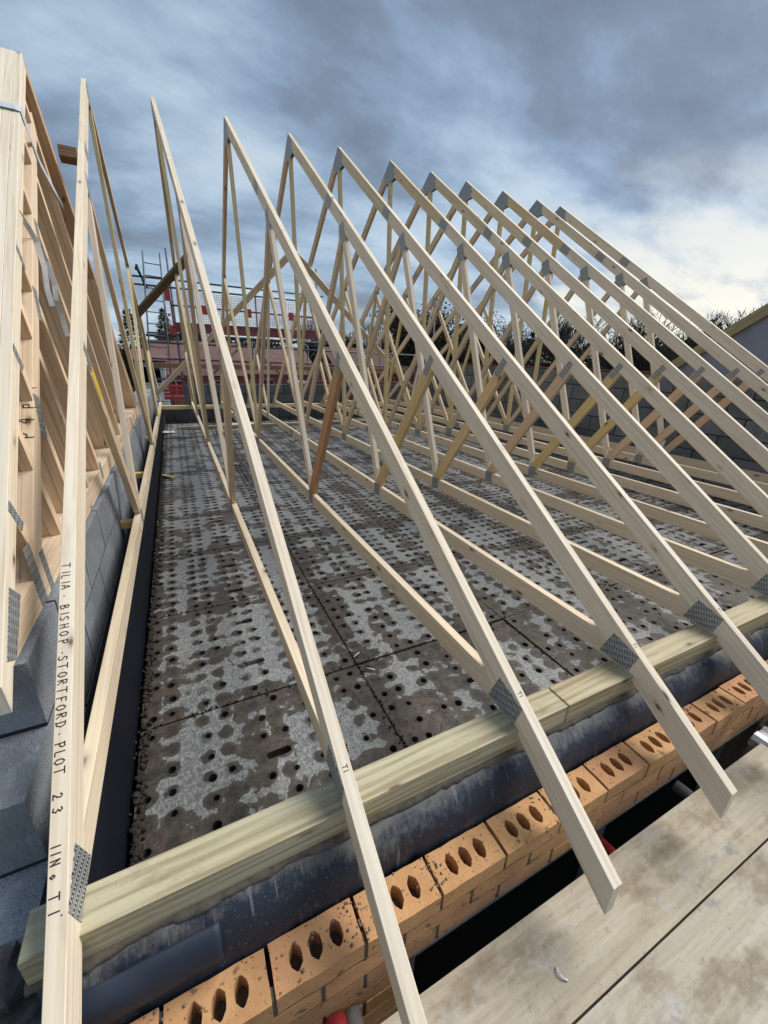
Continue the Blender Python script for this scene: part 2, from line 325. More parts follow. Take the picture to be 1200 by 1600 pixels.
# ------------------------------------------------------------------ geometry helpers
COL = scene.collection
def link(name, me, parent=None, color=None):
    o = bpy.data.objects.new(name, me); COL.objects.link(o)
    if parent is not None: o.parent = parent
    if color: o.color = (*color, 1)
    return o
def tag(o, label=None, cat=None, group=None, kind=None):
    if label: o['label'] = label
    if cat: o['category'] = cat
    if group: o['group'] = group
    if kind: o['kind'] = kind
    return o
def empty(name, loc=(0, 0, 0), rot=(0, 0, 0)):
    o = bpy.data.objects.new(name, None); COL.objects.link(o); o.location = loc; o.rotation_euler = rot
    o.empty_display_size = 0.1; return o
class MB:
    def __init__(s): s.v = []; s.f = []; s.uv = []; s.mi = []; s.sm = []
    def face(s, pts, uvs=None, mi=0, smooth=False):
        i = len(s.v); s.v += [tuple(p) for p in pts]; s.f.append(tuple(range(i, i+len(pts))))
        s.uv += uvs if uvs else [(0, 0)]*len(pts); s.mi.append(mi); s.sm.append(smooth)
    def box(s, a, b, along=0, mi=0):
        (x0, y0, z0), (x1, y1, z1) = a, b
        P = [(x, y, z) for x in (x0, x1) for y in (y0, y1) for z in (z0, z1)]
        for q, ax in (((0, 1, 3, 2), 0), ((4, 6, 7, 5), 0), ((0, 4, 5, 1), 1), ((2, 3, 7, 6), 1), ((0, 2, 6, 4), 2), ((1, 5, 7, 3), 2)):
            pts = [P[k] for k in q]
            oth = [k for k in range(3) if k != ax]
            if along in oth:
                a1 = along; a2 = [k for k in oth if k != along][0]
            else: a1, a2 = oth
            s.face(pts, [(p[a1], p[a2]+ax*3.17) for p in pts], mi)
    def rod(s, a, b, r0, r1=None, n=6, mi=0, caps=True, smooth=True):
        a = Vector(a); b = Vector(b); r1 = r0 if r1 is None else r1
        d = (b-a); L = d.length
        if L < 1e-6: return
        d /= L; h = Vector((0, 0, 1)) if abs(d.z) < 0.9 else Vector((1, 0, 0))
        e = d.cross(h).normalized(); g = d.cross(e)
        A = [a+(e*math.cos(2*math.pi*k/n)+g*math.sin(2*math.pi*k/n))*r0 for k in range(n)]
        B = [b+(e*math.cos(2*math.pi*k/n)+g*math.sin(2*math.pi*k/n))*r1 for k in range(n)]
        for k in range(n):
            j = (k+1) % n; s.face([A[k], A[j], B[j], B[k]], [(0, k/n*.1), (0, (k+1)/n*.1), (L, (k+1)/n*.1), (L, k/n*.1)], mi, smooth)
        if caps: s.face(A[::-1], None, mi); s.face(B, None, mi)
    def beam(s, a, b, w, h, up=(0, 0, 1), mi=0, c=0.0):
        """rectangular bar from a to b; w across, h along 'up'"""
        a = Vector(a); b = Vector(b); d = (b-a); L = d.length; d /= L
        up = Vector(up); e = d.cross(up).normalized(); g = e.cross(d)
        cs = [(-w/2, -h/2), (w/2, -h/2), (w/2, h/2), (-w/2, h/2)]
        A = [a+e*x+g*y for x, y in cs]; B = [b+e*x+g*y for x, y in cs]
        for k in range(4):
            j = (k+1) % 4; ww = (w, h, w, h)[k]
            s.face([A[k], A[j], B[j], B[k]][::-1], [(L, k), (L, k+ww), (0, k+ww), (0, k)], mi)
        s.face(A, [(0, 9+x) for x, y in cs], mi); s.face(B[::-1], [(0, 9+x) for x, y in cs], mi)
    def prism(s, poly, x0, x1, ch=0.0015, d=(1, 0), mi=0):
        """extrude polygon in the (y,z) plane from x0 to x1 with a small arris; d = grain direction in the plane"""
        n = len(poly)
        ar = sum(poly[i][0]*poly[(i+1) % n][1]-poly[(i+1) % n][0]*poly[i][1] for i in range(n))
        if ar < 0: poly = poly[::-1]
        ins = []
        for i in range(n):
            p0, p1, p2 = Vector(poly[i-1]), Vector(poly[i]), Vector(poly[(i+1) % n])
            e1 = (p1-p0).normalized(); e2 = (p2-p1).normalized()
            n1 = Vector((-e1.y, e1.x)); n2 = Vector((-e2.y, e2.x)); m_ = n1+n2
            L = m_.length; k = ch/max(0.35, (m_/L).dot(n1)) if L > 1e-6 else ch
            ins.append(tuple(p1+(m_/L)*k if L > 1e-6 else p1))
        D = Vector(d).normalized(); Cc = Vector((-D.y, D.x))
        U = lambda p: (p[0]*D.x+p[1]*D.y); W = lambda p: (p[0]*Cc.x+p[1]*Cc.y)
        rings = [(x0, ins), (x0+ch, poly), (x1-ch, poly), (x1, ins)]
        for k in range(3):
            xa, A = rings[k]; xb, B = rings[k+1]
            for i in range(n):
                j = (i+1) % n
                s.face([(xa, *A[i]), (xa, *A[j]), (xb, *B[j]), (xb, *B[i])][::-1],
                       [(U(A[i]), 4.3+xa+(i % 2)*.3), (U(A[j]), 4.3+xa+(i % 2)*.3), (U(B[j]), 4.3+xb+(i % 2)*.3), (U(B[i]), 4.3+xb+(i % 2)*.3)][::-1], mi)
        s.face([(x0, *p) for p in ins], [(U(p), W(p)) for p in ins], mi)
        s.face([(x1, *p) for p in ins][::-1], [(U(p), W(p)+1.7) for p in ins][::-1], mi)
    def mesh(s, name, mats):
        me = bpy.data.meshes.new(name); me.from_pydata(s.v, [], s.f)
        if not isinstance(mats, (list, tuple)): mats = [mats]
        for m in mats: me.materials.append(m)
        l = me.uv_layers.new(name='uv'); flat = [c for p in s.uv for c in p]; l.data.foreach_set('uv', flat)
        me.polygons.foreach_set('material_index', s.mi); me.polygons.foreach_set('use_smooth', s.sm)
        me.update()
        if any(s.sm):
            b = bmesh.new(); b.from_mesh(me); bmesh.ops.remove_doubles(b, verts=b.verts, dist=2e-5); b.to_mesh(me); b.free()
        return me
    def obj(s, name, mats, parent=None, color=None): return link(name, s.mesh(name, mats), parent, color)
def clip(poly, p, n):
    """keep the side of the line through p where dot(q-p, n) >= 0"""
    outp = []; p = Vector(p); n = Vector(n)
    for i in range(len(poly)):
        a = Vector(poly[i]); b = Vector(poly[(i+1) % len(poly)]); da = (a-p).dot(n); db = (b-p).dot(n)
        if da >= 0: outp.append(tuple(a))
        if (da >= 0) != (db >= 0): outp.append(tuple(a+(b-a)*(da/(da-db))))
    return outp
def strip(a, b, w, ext=0.15):
    a = Vector(a); b = Vector(b); d = (b-a).normalized(); n = Vector((-d.y, d.x))*w/2
    a = a-d*ext; b = b+d*ext
    return [tuple(a-n), tuple(b-n), tuple(b+n), tuple(a+n)], d

# ------------------------------------------------------------------ writing: hand-drawn marker strokes
GL = {'T': [[(0, 1), (.7, 1)], [(.35, 1), (.33, 0)]], 'I': [[(.15, 1), (.15, 0)]], 'L': [[(.1, 1), (.08, .05), (.2, 0), (.5, .02)]],
 'A': [[(0, 0), (.28, 1), (.34, 1), (.6, 0)], [(.1, .35), (.52, .35)]], 'B': [[(.05, 0), (.05, 1)], [(.05, 1), (.42, .95), (.45, .7), (.08, .52), (.55, .42), (.52, .08), (.05, 0)]],
 'S': [[(.55, .9), (.3, 1), (.08, .8), (.2, .58), (.45, .42), (.5, .15), (.25, 0), (0, .1)]], 'H': [[(.05, 1), (.05, 0)], [(.5, 1), (.5, 0)], [(.05, .5), (.5, .5)]],
 'O': [[(.3, 1), (.05, .75), (.05, .25), (.3, 0), (.55, .25), (.55, .75), (.3, 1)]], 'P': [[(.1, 0), (.1, 1)], [(0, .95), (.45, 1), (.55, .75), (.4, .5), (.1, .45)]],
 'R': [[(.05, 0), (.05, 1)], [(.05, 1), (.45, .95), (.45, .6), (.08, .5), (.55, 0)]], 'F': [[(.08, 0), (.08, 1)], [(.08, 1), (.55, 1)], [(.08, .52), (.42, .52)]],
 'D': [[(.1, 0), (.1, 1)], [(.0, 1), (.4, .95), (.6, .55), (.4, .1), (.02, 0)]], 'N': [[(.05, 0), (.05, 1), (.5, 0), (.5, 1)]],
 '2': [[(.05, .8), (.25, 1), (.48, .85), (.42, .5), (.05, .02), (.6, .02)]], '3': [[(.05, .9), (.3, 1), (.5, .8), (.25, .55), (.52, .35), (.35, 0), (.02, .08)]],
 '1': [[(.15, 1), (.12, 0)]], 'o': [[(.25, .5), (.05, .3), (.2, 0), (.42, .2), (.25, .5)]], '.': [[(.12, .4), (.18, .4)]], '4': [[(.3, 1), (.02, .5), (.5, .5)], [(.42, .9), (.36, 0)]],
 'p': [[(.08, -.2), (.12, .75)], [(.1, .7), (.42, .75), (.45, .35), (.12, .3)]]}
def write(mb, text, org, adv, upv, nrm, h, sw=0.0026, spacing=1.0, upos=None):
    """strokes as thin ribbons on the face; org = start of baseline, adv/upv unit vectors"""
    org = Vector(org); adv = Vector(adv); upv = Vector(upv); nrm = Vector(nrm); x = 0; rnd = random.Random(3)
    for ci, ch in enumerate(text):
        if ch == ' ': x += 0.45*h*spacing; continue
        if upos: x = upos[ci]
        w = 0
        jit = rnd.uniform(-.05, .05)
        for st in GL[ch]:
            pts = [org+adv*(x+(p[0])*h)+upv*((p[1]+jit)*h)+nrm*0.0006 for p in st]
            w = max(w, max(p[0] for p in st))
            for a, b in zip(pts, pts[1:]):
                d = (b-a).normalized(); e = d.cross(nrm).normalized()*sw/2
                a_ = a-d*sw*.4; b_ = b+d*sw*.4
                mb.face([a_-e, b_-e, b_+e, a_+e])
        x += (w+0.28)*h*spacing
    return x

# ================================================================== LARGE STRUCTURE
GZ = -5.3
S, H, SL = 9.459, 3.330, 0.6851
XT = [-.0717, .5413, 1.1483, 1.7383, 2.3380, 2.9707, 3.5526, 4.1386, 4.7332, 5.3388, 5.8269]
LEAN = [-.043, -.123, -.084, -.031, -.067, -.042, -.054, -.086, -.059, -.024, -.041]
DZ = -0.30                                    # top of the temporary decking
# ground to the horizon
GROUND = simple('muddy_ground', (0.10, 0.085, 0.06), 0.95, var=0.35, scale=0.2, spots=(0.08, 0.5, (0.07, 0.09, 0.035), 0.9))
mb = MB(); mb.face([(-700, -700, GZ), (900, -700, GZ), (900, 900, GZ), (-700, 900, GZ)])
tag(mb.obj('ground', GROUND), kind='structure')

# decking over the storey below: a tray with separate panels
floor = empty('floor', (0, 0, DZ)); tag(floor, kind='structure')
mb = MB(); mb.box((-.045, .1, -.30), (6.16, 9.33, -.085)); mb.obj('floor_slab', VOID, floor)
PW, PD = 0.935, 0.8
cols = [.045, .115, .245, .318, .445, .522, .640, .712, .815, .885]
def hole_panel(seed, fill=.10):
    rnd = random.Random(seed); mb = MB(); gap = .0035
    rows = [(k+.5)*PD/9 for k in range(9)]
    slots = {1: 4, 5: 4, } if seed % 2 == 0 else {2: 4, 6: 4}
    # cell boundaries in x
    xb = [gap]+[(cols[i]+cols[i+1])/2 for i in range(len(cols)-1)]+[PW-gap]
    yb = [gap]+[(rows[i]+rows[i+1])/2 for i in range(8)]+[PD-gap]
    for j in range(9):
        i = 0
        while i < len(cols):
            x0, x1, y0, y1 = xb[i], xb[i+1], yb[j], yb[j+1]
            cx, cy = cols[i]+rnd.uniform(-.007, .007), rows[j]+rnd.uniform(-.007, .007)
            rx = ry = .0148*rnd.uniform(.75, 1.15)
            if j in slots and i == 4:
                x1 = xb[i+2]; cx = .483; rx, ry = .046, .0155; i += 1
            elif rnd.random() < fill:
                mb.face([(x0, y0, 0), (x1, y0, 0), (x1, y1, 0), (x0, y1, 0)]); i += 1; continue
            # ring of 12 points mapped to outer rectangle
            n = 12; inn = []; outr = []
            for k in range(n):
                a = 2*math.pi*(k+.5)/n; c_, s_ = math.cos(a), math.sin(a)
                if rx > .03: inn.append((cx+math.copysign(min(1, abs(c_)**.35), c_)*rx, cy+math.copysign(min(1, abs(s_)**.5), s_)*ry))
                else: inn.append((cx+c_*rx, cy+s_*ry))
                t = min((((x1-cx) if c_ > 0 else (cx-x0))/abs(c_)) if abs(c_) > 1e-4 else 9, (((y1-cy) if s_ > 0 else (cy-y0))/abs(s_)) if abs(s_) > 1e-4 else 9)
                outr.append((cx+c_*t, cy+s_*t))
            def corner(k):
                p, q = outr[k], outr[(k+1) % n]
                on = lambda p: ('x0' if abs(p[0]-x0) < 1e-5 else 'x1' if abs(p[0]-x1) < 1e-5 else ''), ('y0' if abs(p[1]-y0) < 1e-5 else 'y1' if abs(p[1]-y1) < 1e-5 else '')
                a1 = (abs(p[0]-x0) < 1e-5 or abs(p[0]-x1) < 1e-5); b1 = (abs(q[0]-x0) < 1e-5 or abs(q[0]-x1) < 1e-5)
                if a1 != b1:
                    return (p[0], q[1]) if a1 else (q[0], p[1])
                return None
            for k in range(n):
                j2 = (k+1) % n; cc = corner(k)
                o_ = [outr[k]]+([cc] if cc else [])+[outr[j2]]
                mb.face([(*p, 0) for p in [inn[k]]+o_+[inn[j2]]])
                mb.face([(*inn[j2], 0), (*inn[j2], -.05), (*inn[k], -.05), (*inn[k], 0)])
            i += 1
    g = gap
    for a, b in (((g, g), (PW-g, g)), ((PW-g, g), (PW-g, PD-g)), ((PW-g, PD-g), (g, PD-g)), ((g, PD-g), (g, g))):
        mb.face([(*a, 0), (*a, -.06), (*b, -.06), (*b, 0)])
    return mb.mesh('deck_panel', DECK)
pm = [hole_panel(k) for k in range(4)]+[hole_panel(k, .5) for k in range(4, 8)]+[hole_panel(k, .28) for k in range(8, 12)]
for i in range(7):
    for j in range(11):
        x0 = -.04+i*PW; y0 = .005+j*PD
        if i == 6 and False: continue
        me = pm[(i*2+j*3+(i*j) % 3) % 4+(4 if j == 0 else 8 if j == 1 else 0)]
        o = link('deck_panel', me, floor); o.location = (x0, y0, random.uniform(-.004, .003))
        o.rotation_euler = (random.uniform(-.004, .004), random.uniform(-.003, .003), 0)
        if i == 6:
            o.scale = ((6.15-x0)/PW, 1, 1)

# blocks, one mesh per size, as children of a wall
blk_cache = {}
def block_mesh(L, W, Hh):
    k = (round(L, 3), round(W, 3), round(Hh, 3))
    if k not in blk_cache:
        mb = MB(); c = .0015
        # chamfered box along local x
        poly = [(-W/2, .002), (W/2, .002), (W/2, Hh-.002), (-W/2, Hh-.002)]
        mb.prism(poly, .002, L-.002, ch=c, d=(1, 0)); blk_cache[k] = mb.mesh('block', BLOCK)
    return blk_cache[k]
def block_wall(name, label, org, direc, n_len, courses, W=.1, z0=0.0, off=0, bh=.215, bl=.44, tone=1.0, cat='block wall', tops=None, var=.28):
    """org = (x,y) of centre line start; direc 'x' or 'y'"""
    root = empty(name, (org[0], org[1], z0)); tag(root, label, cat)
    mort = MB()
    for c in range(courses):
        z = c*(bh+.01); p = -(bl+.01)/2 if (c+off) % 2 else 0.0
        if tops: start = tops[c]
        else: start = 0
        while p < n_len-.02:
            a = max(p, start); b = min(p+bl, n_len)
            if b-a > .015:
                o = link('block', block_mesh(b-a, W, bh), root)
                t = random.uniform(1-var, 1+var)*tone; o.color = (t, t, t*random.uniform(.97, 1.05), 1)
                if direc == 'x': o.location = (a, random.uniform(-.0008, .0008), z)
                else: o.location = (random.uniform(-.0008, .0008), a, z); o.rotation_euler = (0, 0, R(90))
            p += bl+.01
        zz0 = z-.01 if c else z+.0; 
        if direc == 'x': mort.box((start+.004, -W/2+.003, zz0), (n_len-.004, W/2-.003, z+bh-.004))
        else: mort.box((-W/2+.003, start+.004, zz0), (W/2-.003, n_len-.004, z+bh-.004))
    mort.obj('mortar', DARKM, root)
    return root
# party wall to the left, racked back in steps at the eaves end
block_wall('left_block_wall', 'blue grey block wall on the left, stepped at its near end, under the strapped bundle', (-.325, -.30), 'y', 9.75, 4,
           z0=-.549, tops=[.2, .42, .57, .80], tone=1.9, W=.29, var=.12)
# inner leaf below the first truss, faced dark
mb = MB(); mb.box((-.085, .10, -.60), (-.052, 9.33, -.003)); tag(mb.obj('membrane_upstand', simple('black_sheet', (0.007, 0.010, 0.019), 0.7, var=.3, scale=3, spec=.15)), 'black sheet upstand closing the gap below the first bottom chord', 'membrane')
block_wall('right_block_wall', 'tall dark blue grey block gable wall behind the last truss', (6.22, -.05), 'y', 9.5, 7, z0=-.53, tone=1.0)
block_wall('far_block_wall', 'dark block wall under the far wall plate', (-.05, 9.41), 'x', 6.2, 2, z0=-.545, bh=.225, tone=.5)
block_wall('back_block_wall', 'grey block parapet wall beyond the far wall plate', (.5, 10.25), 'x', 6.6, 5, z0=-.72, tone=.8)
block_wall('near_inner_leaf', 'block inner leaf carrying the near wall plate', (-.15, .05), 'x', 6.3, 2, z0=-.53, tone=.7, W=.1)

# red cap line on the right wall
mb = MB(); mb.box((6.17, 0, 1.051), (6.27, 9.4, 1.062)); tag(mb.obj('damp_proof_strip', REDDULL), 'thin dull red strip lying along the top of the tall right hand block wall', 'damp proof strip')

# outer brick skin at the near eave
bw = empty('brick_wall', (0, -.1776, -.2278)); tag(bw, 'orange perforated brick wall along the near eave, open perforations upward', 'brick wall')
def brick_top(seed):
    rnd = random.Random(seed); mb = MB(); L, W, Hh = .215, .1025, .065
    outer = [Vector((0, 0, 0)), Vector((L, 0, 0)), Vector((L, W, 0)), Vector((0, W, 0))]
    oi = []
    for k in range(len(outer)):   # slightly ragged arrises
        a, b = outer[k], outer[(k+1) % 4]; n = 7 if k % 2 == 0 else 4
        for q in range(n):
            p = a.lerp(b, q/n); j = rnd.uniform(-.0012, .0012) if q else 0
            p = p+(Vector((0, j, 0)) if k % 2 == 0 else Vector((j, 0, 0))); oi.append(p)
    holes = []
    for cx in (.0575, .1075, .1575):
        cx += rnd.uniform(-.002, .002); hh = []
        for k in range(12):
            a = 2*math.pi*k/12+.0; rr = 1+rnd.uniform(-.05, .05)
            sy = abs(math.sin(a)); x = math.copysign(1 if sy < .45 else max(.0, (1-sy)/.55*.85+.12*(sy < .95)), math.cos(a))*.0160*rr; y = math.sin(a)*.029*rr
            hh.append(Vector((cx+x, W/2+y, 0)))
        holes.append(hh[::-1])
    tris = geometry.tessellate_polygon([oi]+holes)
    flat = oi+[p for h in holes for p in h]
    for t in tris:
        P = [flat[i] for i in t]
        if (P[1]-P[0]).cross(P[2]-P[0]).z < 0: P = P[::-1]
        mb.face(P)
    for k in range(len(oi)):
        a, b = oi[k], oi[(k+1) % len(oi)]; d = Vector((0, 0, -Hh)); mb.face([a, a+d, b+d, b])
    for h in holes:
        for k in range(len(h)):
            a, b = h[k], h[(k+1) % len(h)]; d = Vector((0, 0, -.055))
            mb.face([a, a+d, b+d, b])
        mb.face([p+Vector((0, 0, -.055)) for p in h][::-1], mi=1)
    return mb.mesh('brick', [BRICK, MORTAR])
bt = [brick_top(k) for k in range(3)]
mb = MB(); mb.prism([(0, 0), (.1025, 0), (.1025, .065), (0, .065)], 0, .215, ch=.002); plain = mb.mesh('brick', BRICK)
mb = MB(); mb.prism([(0, 0), (.1025, 0), (.1025, .065), (0, .065)], 0, .1025, ch=.002); half = mb.mesh('brick', BRICK)
mort = MB()
K0 = .2873
for k in range(-2, 27):
    x = K0+.225*k+.005
    o = link('brick', random.choice(bt), bw); o.location = (x, random.uniform(-.002, .002), random.uniform(-.0015, .0015))
    t = random.uniform(.80, 1.14); o.color = (t, t*random.uniform(.94, 1.03), t*random.uniform(.9, 1.0), 1)
    if random.random() < .55: mort.box((x-.0095, .006, -.06), (x-.0005, .0965, -.006-random.random()*.012))
    else: mort.box((x-.0095, .004, -.065), (x-.0005, .03, -.008))
    for c in range(1, 9):
        if c > 2 and .50 < x+(.1125 if c % 2 else 0) < 2.55:
            if c % 2 == 0 and x < .55:
                o = link('brick', half, bw); o.location = (x, 0, -.065-c*.075); o.color = (.9, .85, .8, 1)
            continue
        xx = x+(.1125 if c % 2 else 0)
        o = link('brick', plain, bw); o.location = (xx, random.uniform(-.0015, .0015), -.065-c*.075)
        t = random.uniform(.80, 1.05); o.color = (t, t*random.uniform(.92, 1.02), t*random.uniform(.88, 1.0), 1)
for c in range(1, 9):
    z = -c*.075
    if c <= 2: mort.box((-.155, .004, z-.067), (6.3, .098, z+.0102))
    else:
        mort.box((-.155, .004, z-.067), (.616, .098, z+.0102)); mort.box((2.62, .004, z-.067), (6.3, .098, z+.0102))
mort.obj('mortar', MORTAR, bw)
# wall below (cavity, window head) seen through the slot between brick and scaffold
mb = MB(); mb.box((-.155, .0, GZ+.24), (.62, .1, -.668)); mb.box((2.62, .0, GZ+.24), (6.3, .1, -.668)); mb.box((.66, 0, GZ+.24), (2.62, .1, -1.6))
lo = mb.obj('lower_brickwork', BRICK, bw); lo.color = (.7, .65, .6, 1)
mb = MB(); mb.box((.66, .0, -.2285), (2.62, .1, -.2185)); mb.obj('steel_lintel', GREYPVC, bw)
# window set back in the opening below
win = empty('window', (0, -.1, -.46)); tag(win, 'dark grey window frame in the opening below the brick eave', 'window')
mb = MB(); mb.box((.67, 0, -.06), (2.61, .06, 0)); mb.box((.67, 0, -1.36), (.73, .06, -.06)); mb.box((2.55, 0, -1.36), (2.61, .06, -.06)); mb.box((1.61, 0, -1.36), (1.67, .06, -.06)); mb.box((.73, 0, -1.36), (1.61, .06, -1.3)); mb.box((1.67, 0, -1.36), (2.55, .06, -1.3))
mb.obj('frame', GREYPVC, win)
GLASS = simple('dark_glass', (0.003, 0.0035, 0.004), 0.8, var=0.05, spec=.05)
for a, b in ((.73, 1.61), (1.67, 2.55)):
    mb = MB(); mb.box((a, .02, -1.3), (b, .035, -.06)); mb.obj('pane', GLASS, win)

# membrane between brick and plate
from mathutils import noise as mnoise
def film_mesh():
    mb = MB(); prof = [(-.003, -.098), (-.012, -.105), (-.03, -.118), (-.045, -.138), (-.055, -.165), (-.062, -.195), (-.066, -.235), (-.067, -.27)]
    rnd = random.Random(5); nx = 420; X0, X1 = -.13, 6.2
    P = []
    for i in range(nx+1):
        x = X0+(X1-X0)*i/nx; row = []
        for j, (y, z) in enumerate(prof):
            w = math.sin(x*7.1+j*.5)*.004+math.sin(x*19.7+j)*.002+mnoise.noise(Vector((x*26, j*.8, 0)))*.007+mnoise.noise(Vector((x*70, j*1.6, 5)))*.003
            row.append((x, y+w*(.3+j*.08), z+w*.7))
        P.append(row)
    for i in range(nx):
        for j in range(len(prof)-1):
            mb.face([P[i][j], P[i][j+1], P[i+1][j+1], P[i+1][j]][::-1], [(P[i][j][0], j/7), (P[i][j+1][0], (j+1)/7), (P[i+1][j+1][0], (j+1)/7), (P[i+1][j][0], j/7)][::-1], smooth=True)
    return mb
o = film_mesh().obj('cavity_membrane', FILM); tag(o, 'dark blue plastic cavity membrane smeared with mortar between plate and bricks', 'membrane')
sol = o.modifiers.new('thickness', 'SOLIDIFY'); sol.thickness = .003
# second overlapping piece at the left end
mb = MB()
for k in range(14):
    a0, a1 = R(10+k*12), R(10+(k+1)*12)
    for i in range(24):
        x0, x1 = -.15+i*.0145, -.15+(i+1)*.0145
        q_ = lambda x, a: 1+.10*mnoise.noise(Vector((x*14, a*1.3, 2)))
        pt = lambda x, a: (x, -.035-.042*math.sin(a)*q_(x, a), -.16+.060*math.cos(a)*q_(x, a))
        mb.face([pt(x0, a0), pt(x0, a1), pt(x1, a1), pt(x1, a0)][::-1], smooth=True)
o = mb.obj('membrane_roll', simple('blue_plastic', (0.012, 0.022, 0.045), 0.65, var=0.2, scale=6)); tag(o, 'rolled end of blue black plastic below the near end of the wall plate', 'membrane roll')
o.modifiers.new('thickness', 'SOLIDIFY').thickness = .003
# mortar bed under plate
mb = MB()
rnd = random.Random(2)
from mathutils import noise as mnoise
row = []
for i in range(520):
    x = -.16+i*.012; a = mnoise.noise(Vector((x*9, 0, 0)))*.010+mnoise.noise(Vector((x*45, 3, 0)))*.005
    row.append([(x, .05, -.0765), (x, -.001+a*.3, -.0775), (x, -.008+a, -.084+a*.4), (x, -.010+a*1.2, -.094), (x, -.004+a*.5, -.104+a*.8), (x, .05, -.106)])
for A, B in zip(row, row[1:]):
    for j in range(5): mb.face([A[j], A[j+1], B[j+1], B[j]][::-1], smooth=True)
mb.face(row[0]); mb.face(row[-1][::-1])
tag(mb.obj('mortar_bed', MORTAR), 'rough grey mortar bed under the near wall plate', 'mortar bed')

# wall plates
def plate_len(name, x0, x1, y0, z1, mat, label, w=.0946, h=.076, color=(1, 1, 1)):
    mb = MB(); c = .003
    P = [(y0, z1-h), (y0+w, z1-h), (y0+w, z1), (y0, z1)]
    mb.prism(P, x0, x1, ch=c)
    # regrain along x
    uv = []; mb2 = MB(); mb2.v, mb2.f, mb2.mi, mb2.sm = mb.v, mb.f, mb.mi, mb.sm
    for fc in mb.f:
        pts = [mb.v[i] for i in fc]
        nrm = (Vector(pts[1])-Vector(pts[0])).cross(Vector(pts[2])-Vector(pts[1]))
        for p in pts: uv.append((p[0], p[1]+(2.2 if abs(nrm.y) > abs(nrm.z) else 0)+p[2]))
    mb2.uv = uv; return tag(mb2.obj(name, mat, color=color), label, 'wall plate')
plate_len('wall_plate', -.155, 1.362, 0, 0, TREATED, 'green treated timber wall plate at the near eave, left length with a split rough end')
plate_len('wall_plate', 1.368, 3.9, 0, -.001, TREATED, 'green treated timber wall plate at the near eave, right of the butt joint', color=(.98, .92, .85))
plate_len('wall_plate', 3.905, 6.16, 0, 0, TREATED, 'green treated timber wall plate under the last near truss heels')
plate_len('wall_plate', -.1, 3.2, S-.095, 0, PINE, 'yellow timber wall plate on the far wall, left length', color=(1, .9, .6))
plate_len('wall_plate', 3.205, 6.16, S-.095, 0, PINE, 'yellow timber wall plate on the far wall, right length', color=(1, .88, .62))

# ================================================================== ROOF TRUSSES
TH = .0175
zt = lambda y: .09+SL*y; DV = .097/math.cos(math.atan(SL))
TAIL = -.3819
yL, yU, yB, CH = 1.6251, 3.1352, 2.3495, .093
def mir(poly): return [(S-y, z) for y, z in poly]
rd = Vector((1, SL)).normalized()
ySP = 3.47
raf_lo = [(TAIL, zt(TAIL)-DV), (TAIL, zt(TAIL)), (ySP, zt(ySP)), (ySP+.068, zt(ySP+.068)-DV+.0466)]
raf_lo = clip([(TAIL, zt(TAIL)-DV), (ySP+.3, zt(ySP+.3)-DV), (ySP+.3, zt(ySP+.3)), (TAIL, zt(TAIL))], (ySP, zt(ySP)), (-rd.x, -rd.y))
raf_hi = clip([(ySP-.3, zt(ySP-.3)-DV), (S/2, H-DV), (S/2, H), (ySP-.3, zt(ySP-.3))], (ySP+.002, zt(ySP)), (rd.x, rd.y))
chord = clip([(0, 0), (5.33, 0), (5.33, CH), (0, CH)], (0, zt(0)-DV-.001), (rd.y, -rd.x))
chord2 = mir(clip([(0, 0), (S-5.332, 0), (S-5.332, CH), (0, CH)], (0, zt(0)-DV-.001), (rd.y, -rd.x)))
under = ((0, zt(0)-DV), (rd.y, -rd.x))
def web(a, b, w, *clips):
    p, d = strip(a, b, w)
    for c in clips: p = clip(p, *c)
    return p, d
WW = .066
rU = (0, zt(0)-DV-.0006); nU = (rd.y, -rd.x)
cT = (0, CH+.0006)
w1 = web((yL, zt(yL)-DV), (yB, CH), .085, (rU, nU), (cT, (0, 1)), ((yB+.018, 0), (-1, 0)))      # low top node -> bottom node
w2 = web((yU, zt(yU)-DV), (yB, CH), WW, (rU, nU), (cT, (0, 1)), ((yB+.0188, 0), (1, 0)), ((yU-.012, 0), (-1, 0)))
w3 = web((yU, zt(yU)-DV), (S/2, CH), WW, (rU, nU), (cT, (0, 1)), ((yU-.0114, 0), (1, 0)), ((S/2-.0356, 0), (-1, 0)))
kp = [(S/2-.035, CH+.0006), (S/2+.035, CH+.0006), (S/2+.035, H), (S/2-.035, H)]
kp = clip(clip(kp, rU, nU), (S, zt(0)-DV-.0006), (-rd.y, -rd.x))
def pmesh(name, poly, d, x0=-TH, x1=TH, mat=PINE, ch=.0014):
    mb = MB(); mb.prism(poly, x0, x1, ch=ch, d=d); return mb.mesh(name, mat)
MESH = {}
MESH['rafter_lo'] = [pmesh('rafter', raf_lo, rd), pmesh('rafter', mir(raf_lo), (-rd.x, rd.y))]
MESH['rafter_hi'] = [pmesh('rafter', raf_hi, rd), pmesh('rafter', mir(raf_hi), (-rd.x, rd.y))]
MESH['chord'] = [pmesh('bottom_chord', chord, (1, 0)), pmesh('bottom_chord', chord2, (1, 0))]
tw = TH-.0012
for n_, (p, d) in (('w1', w1), ('w2', w2), ('w3', w3)):
    MESH[n_] = [pmesh('web', p, d, -tw, tw), pmesh('web', mir(p), (-d.x, d.y), -tw, tw)]
MESH['kp'] = [pmesh('king_post', kp, (0, 1), -tw, tw)]
def plate_poly(c, d, L, W):
    d = Vector(d).normalized(); n = Vector((-d.y, d.x)); c = Vector(c)
    return [tuple(c-d*L/2-n*W/2), tuple(c+d*L/2-n*W/2), tuple(c+d*L/2+n*W/2), tuple(c-d*L/2+n*W/2)]
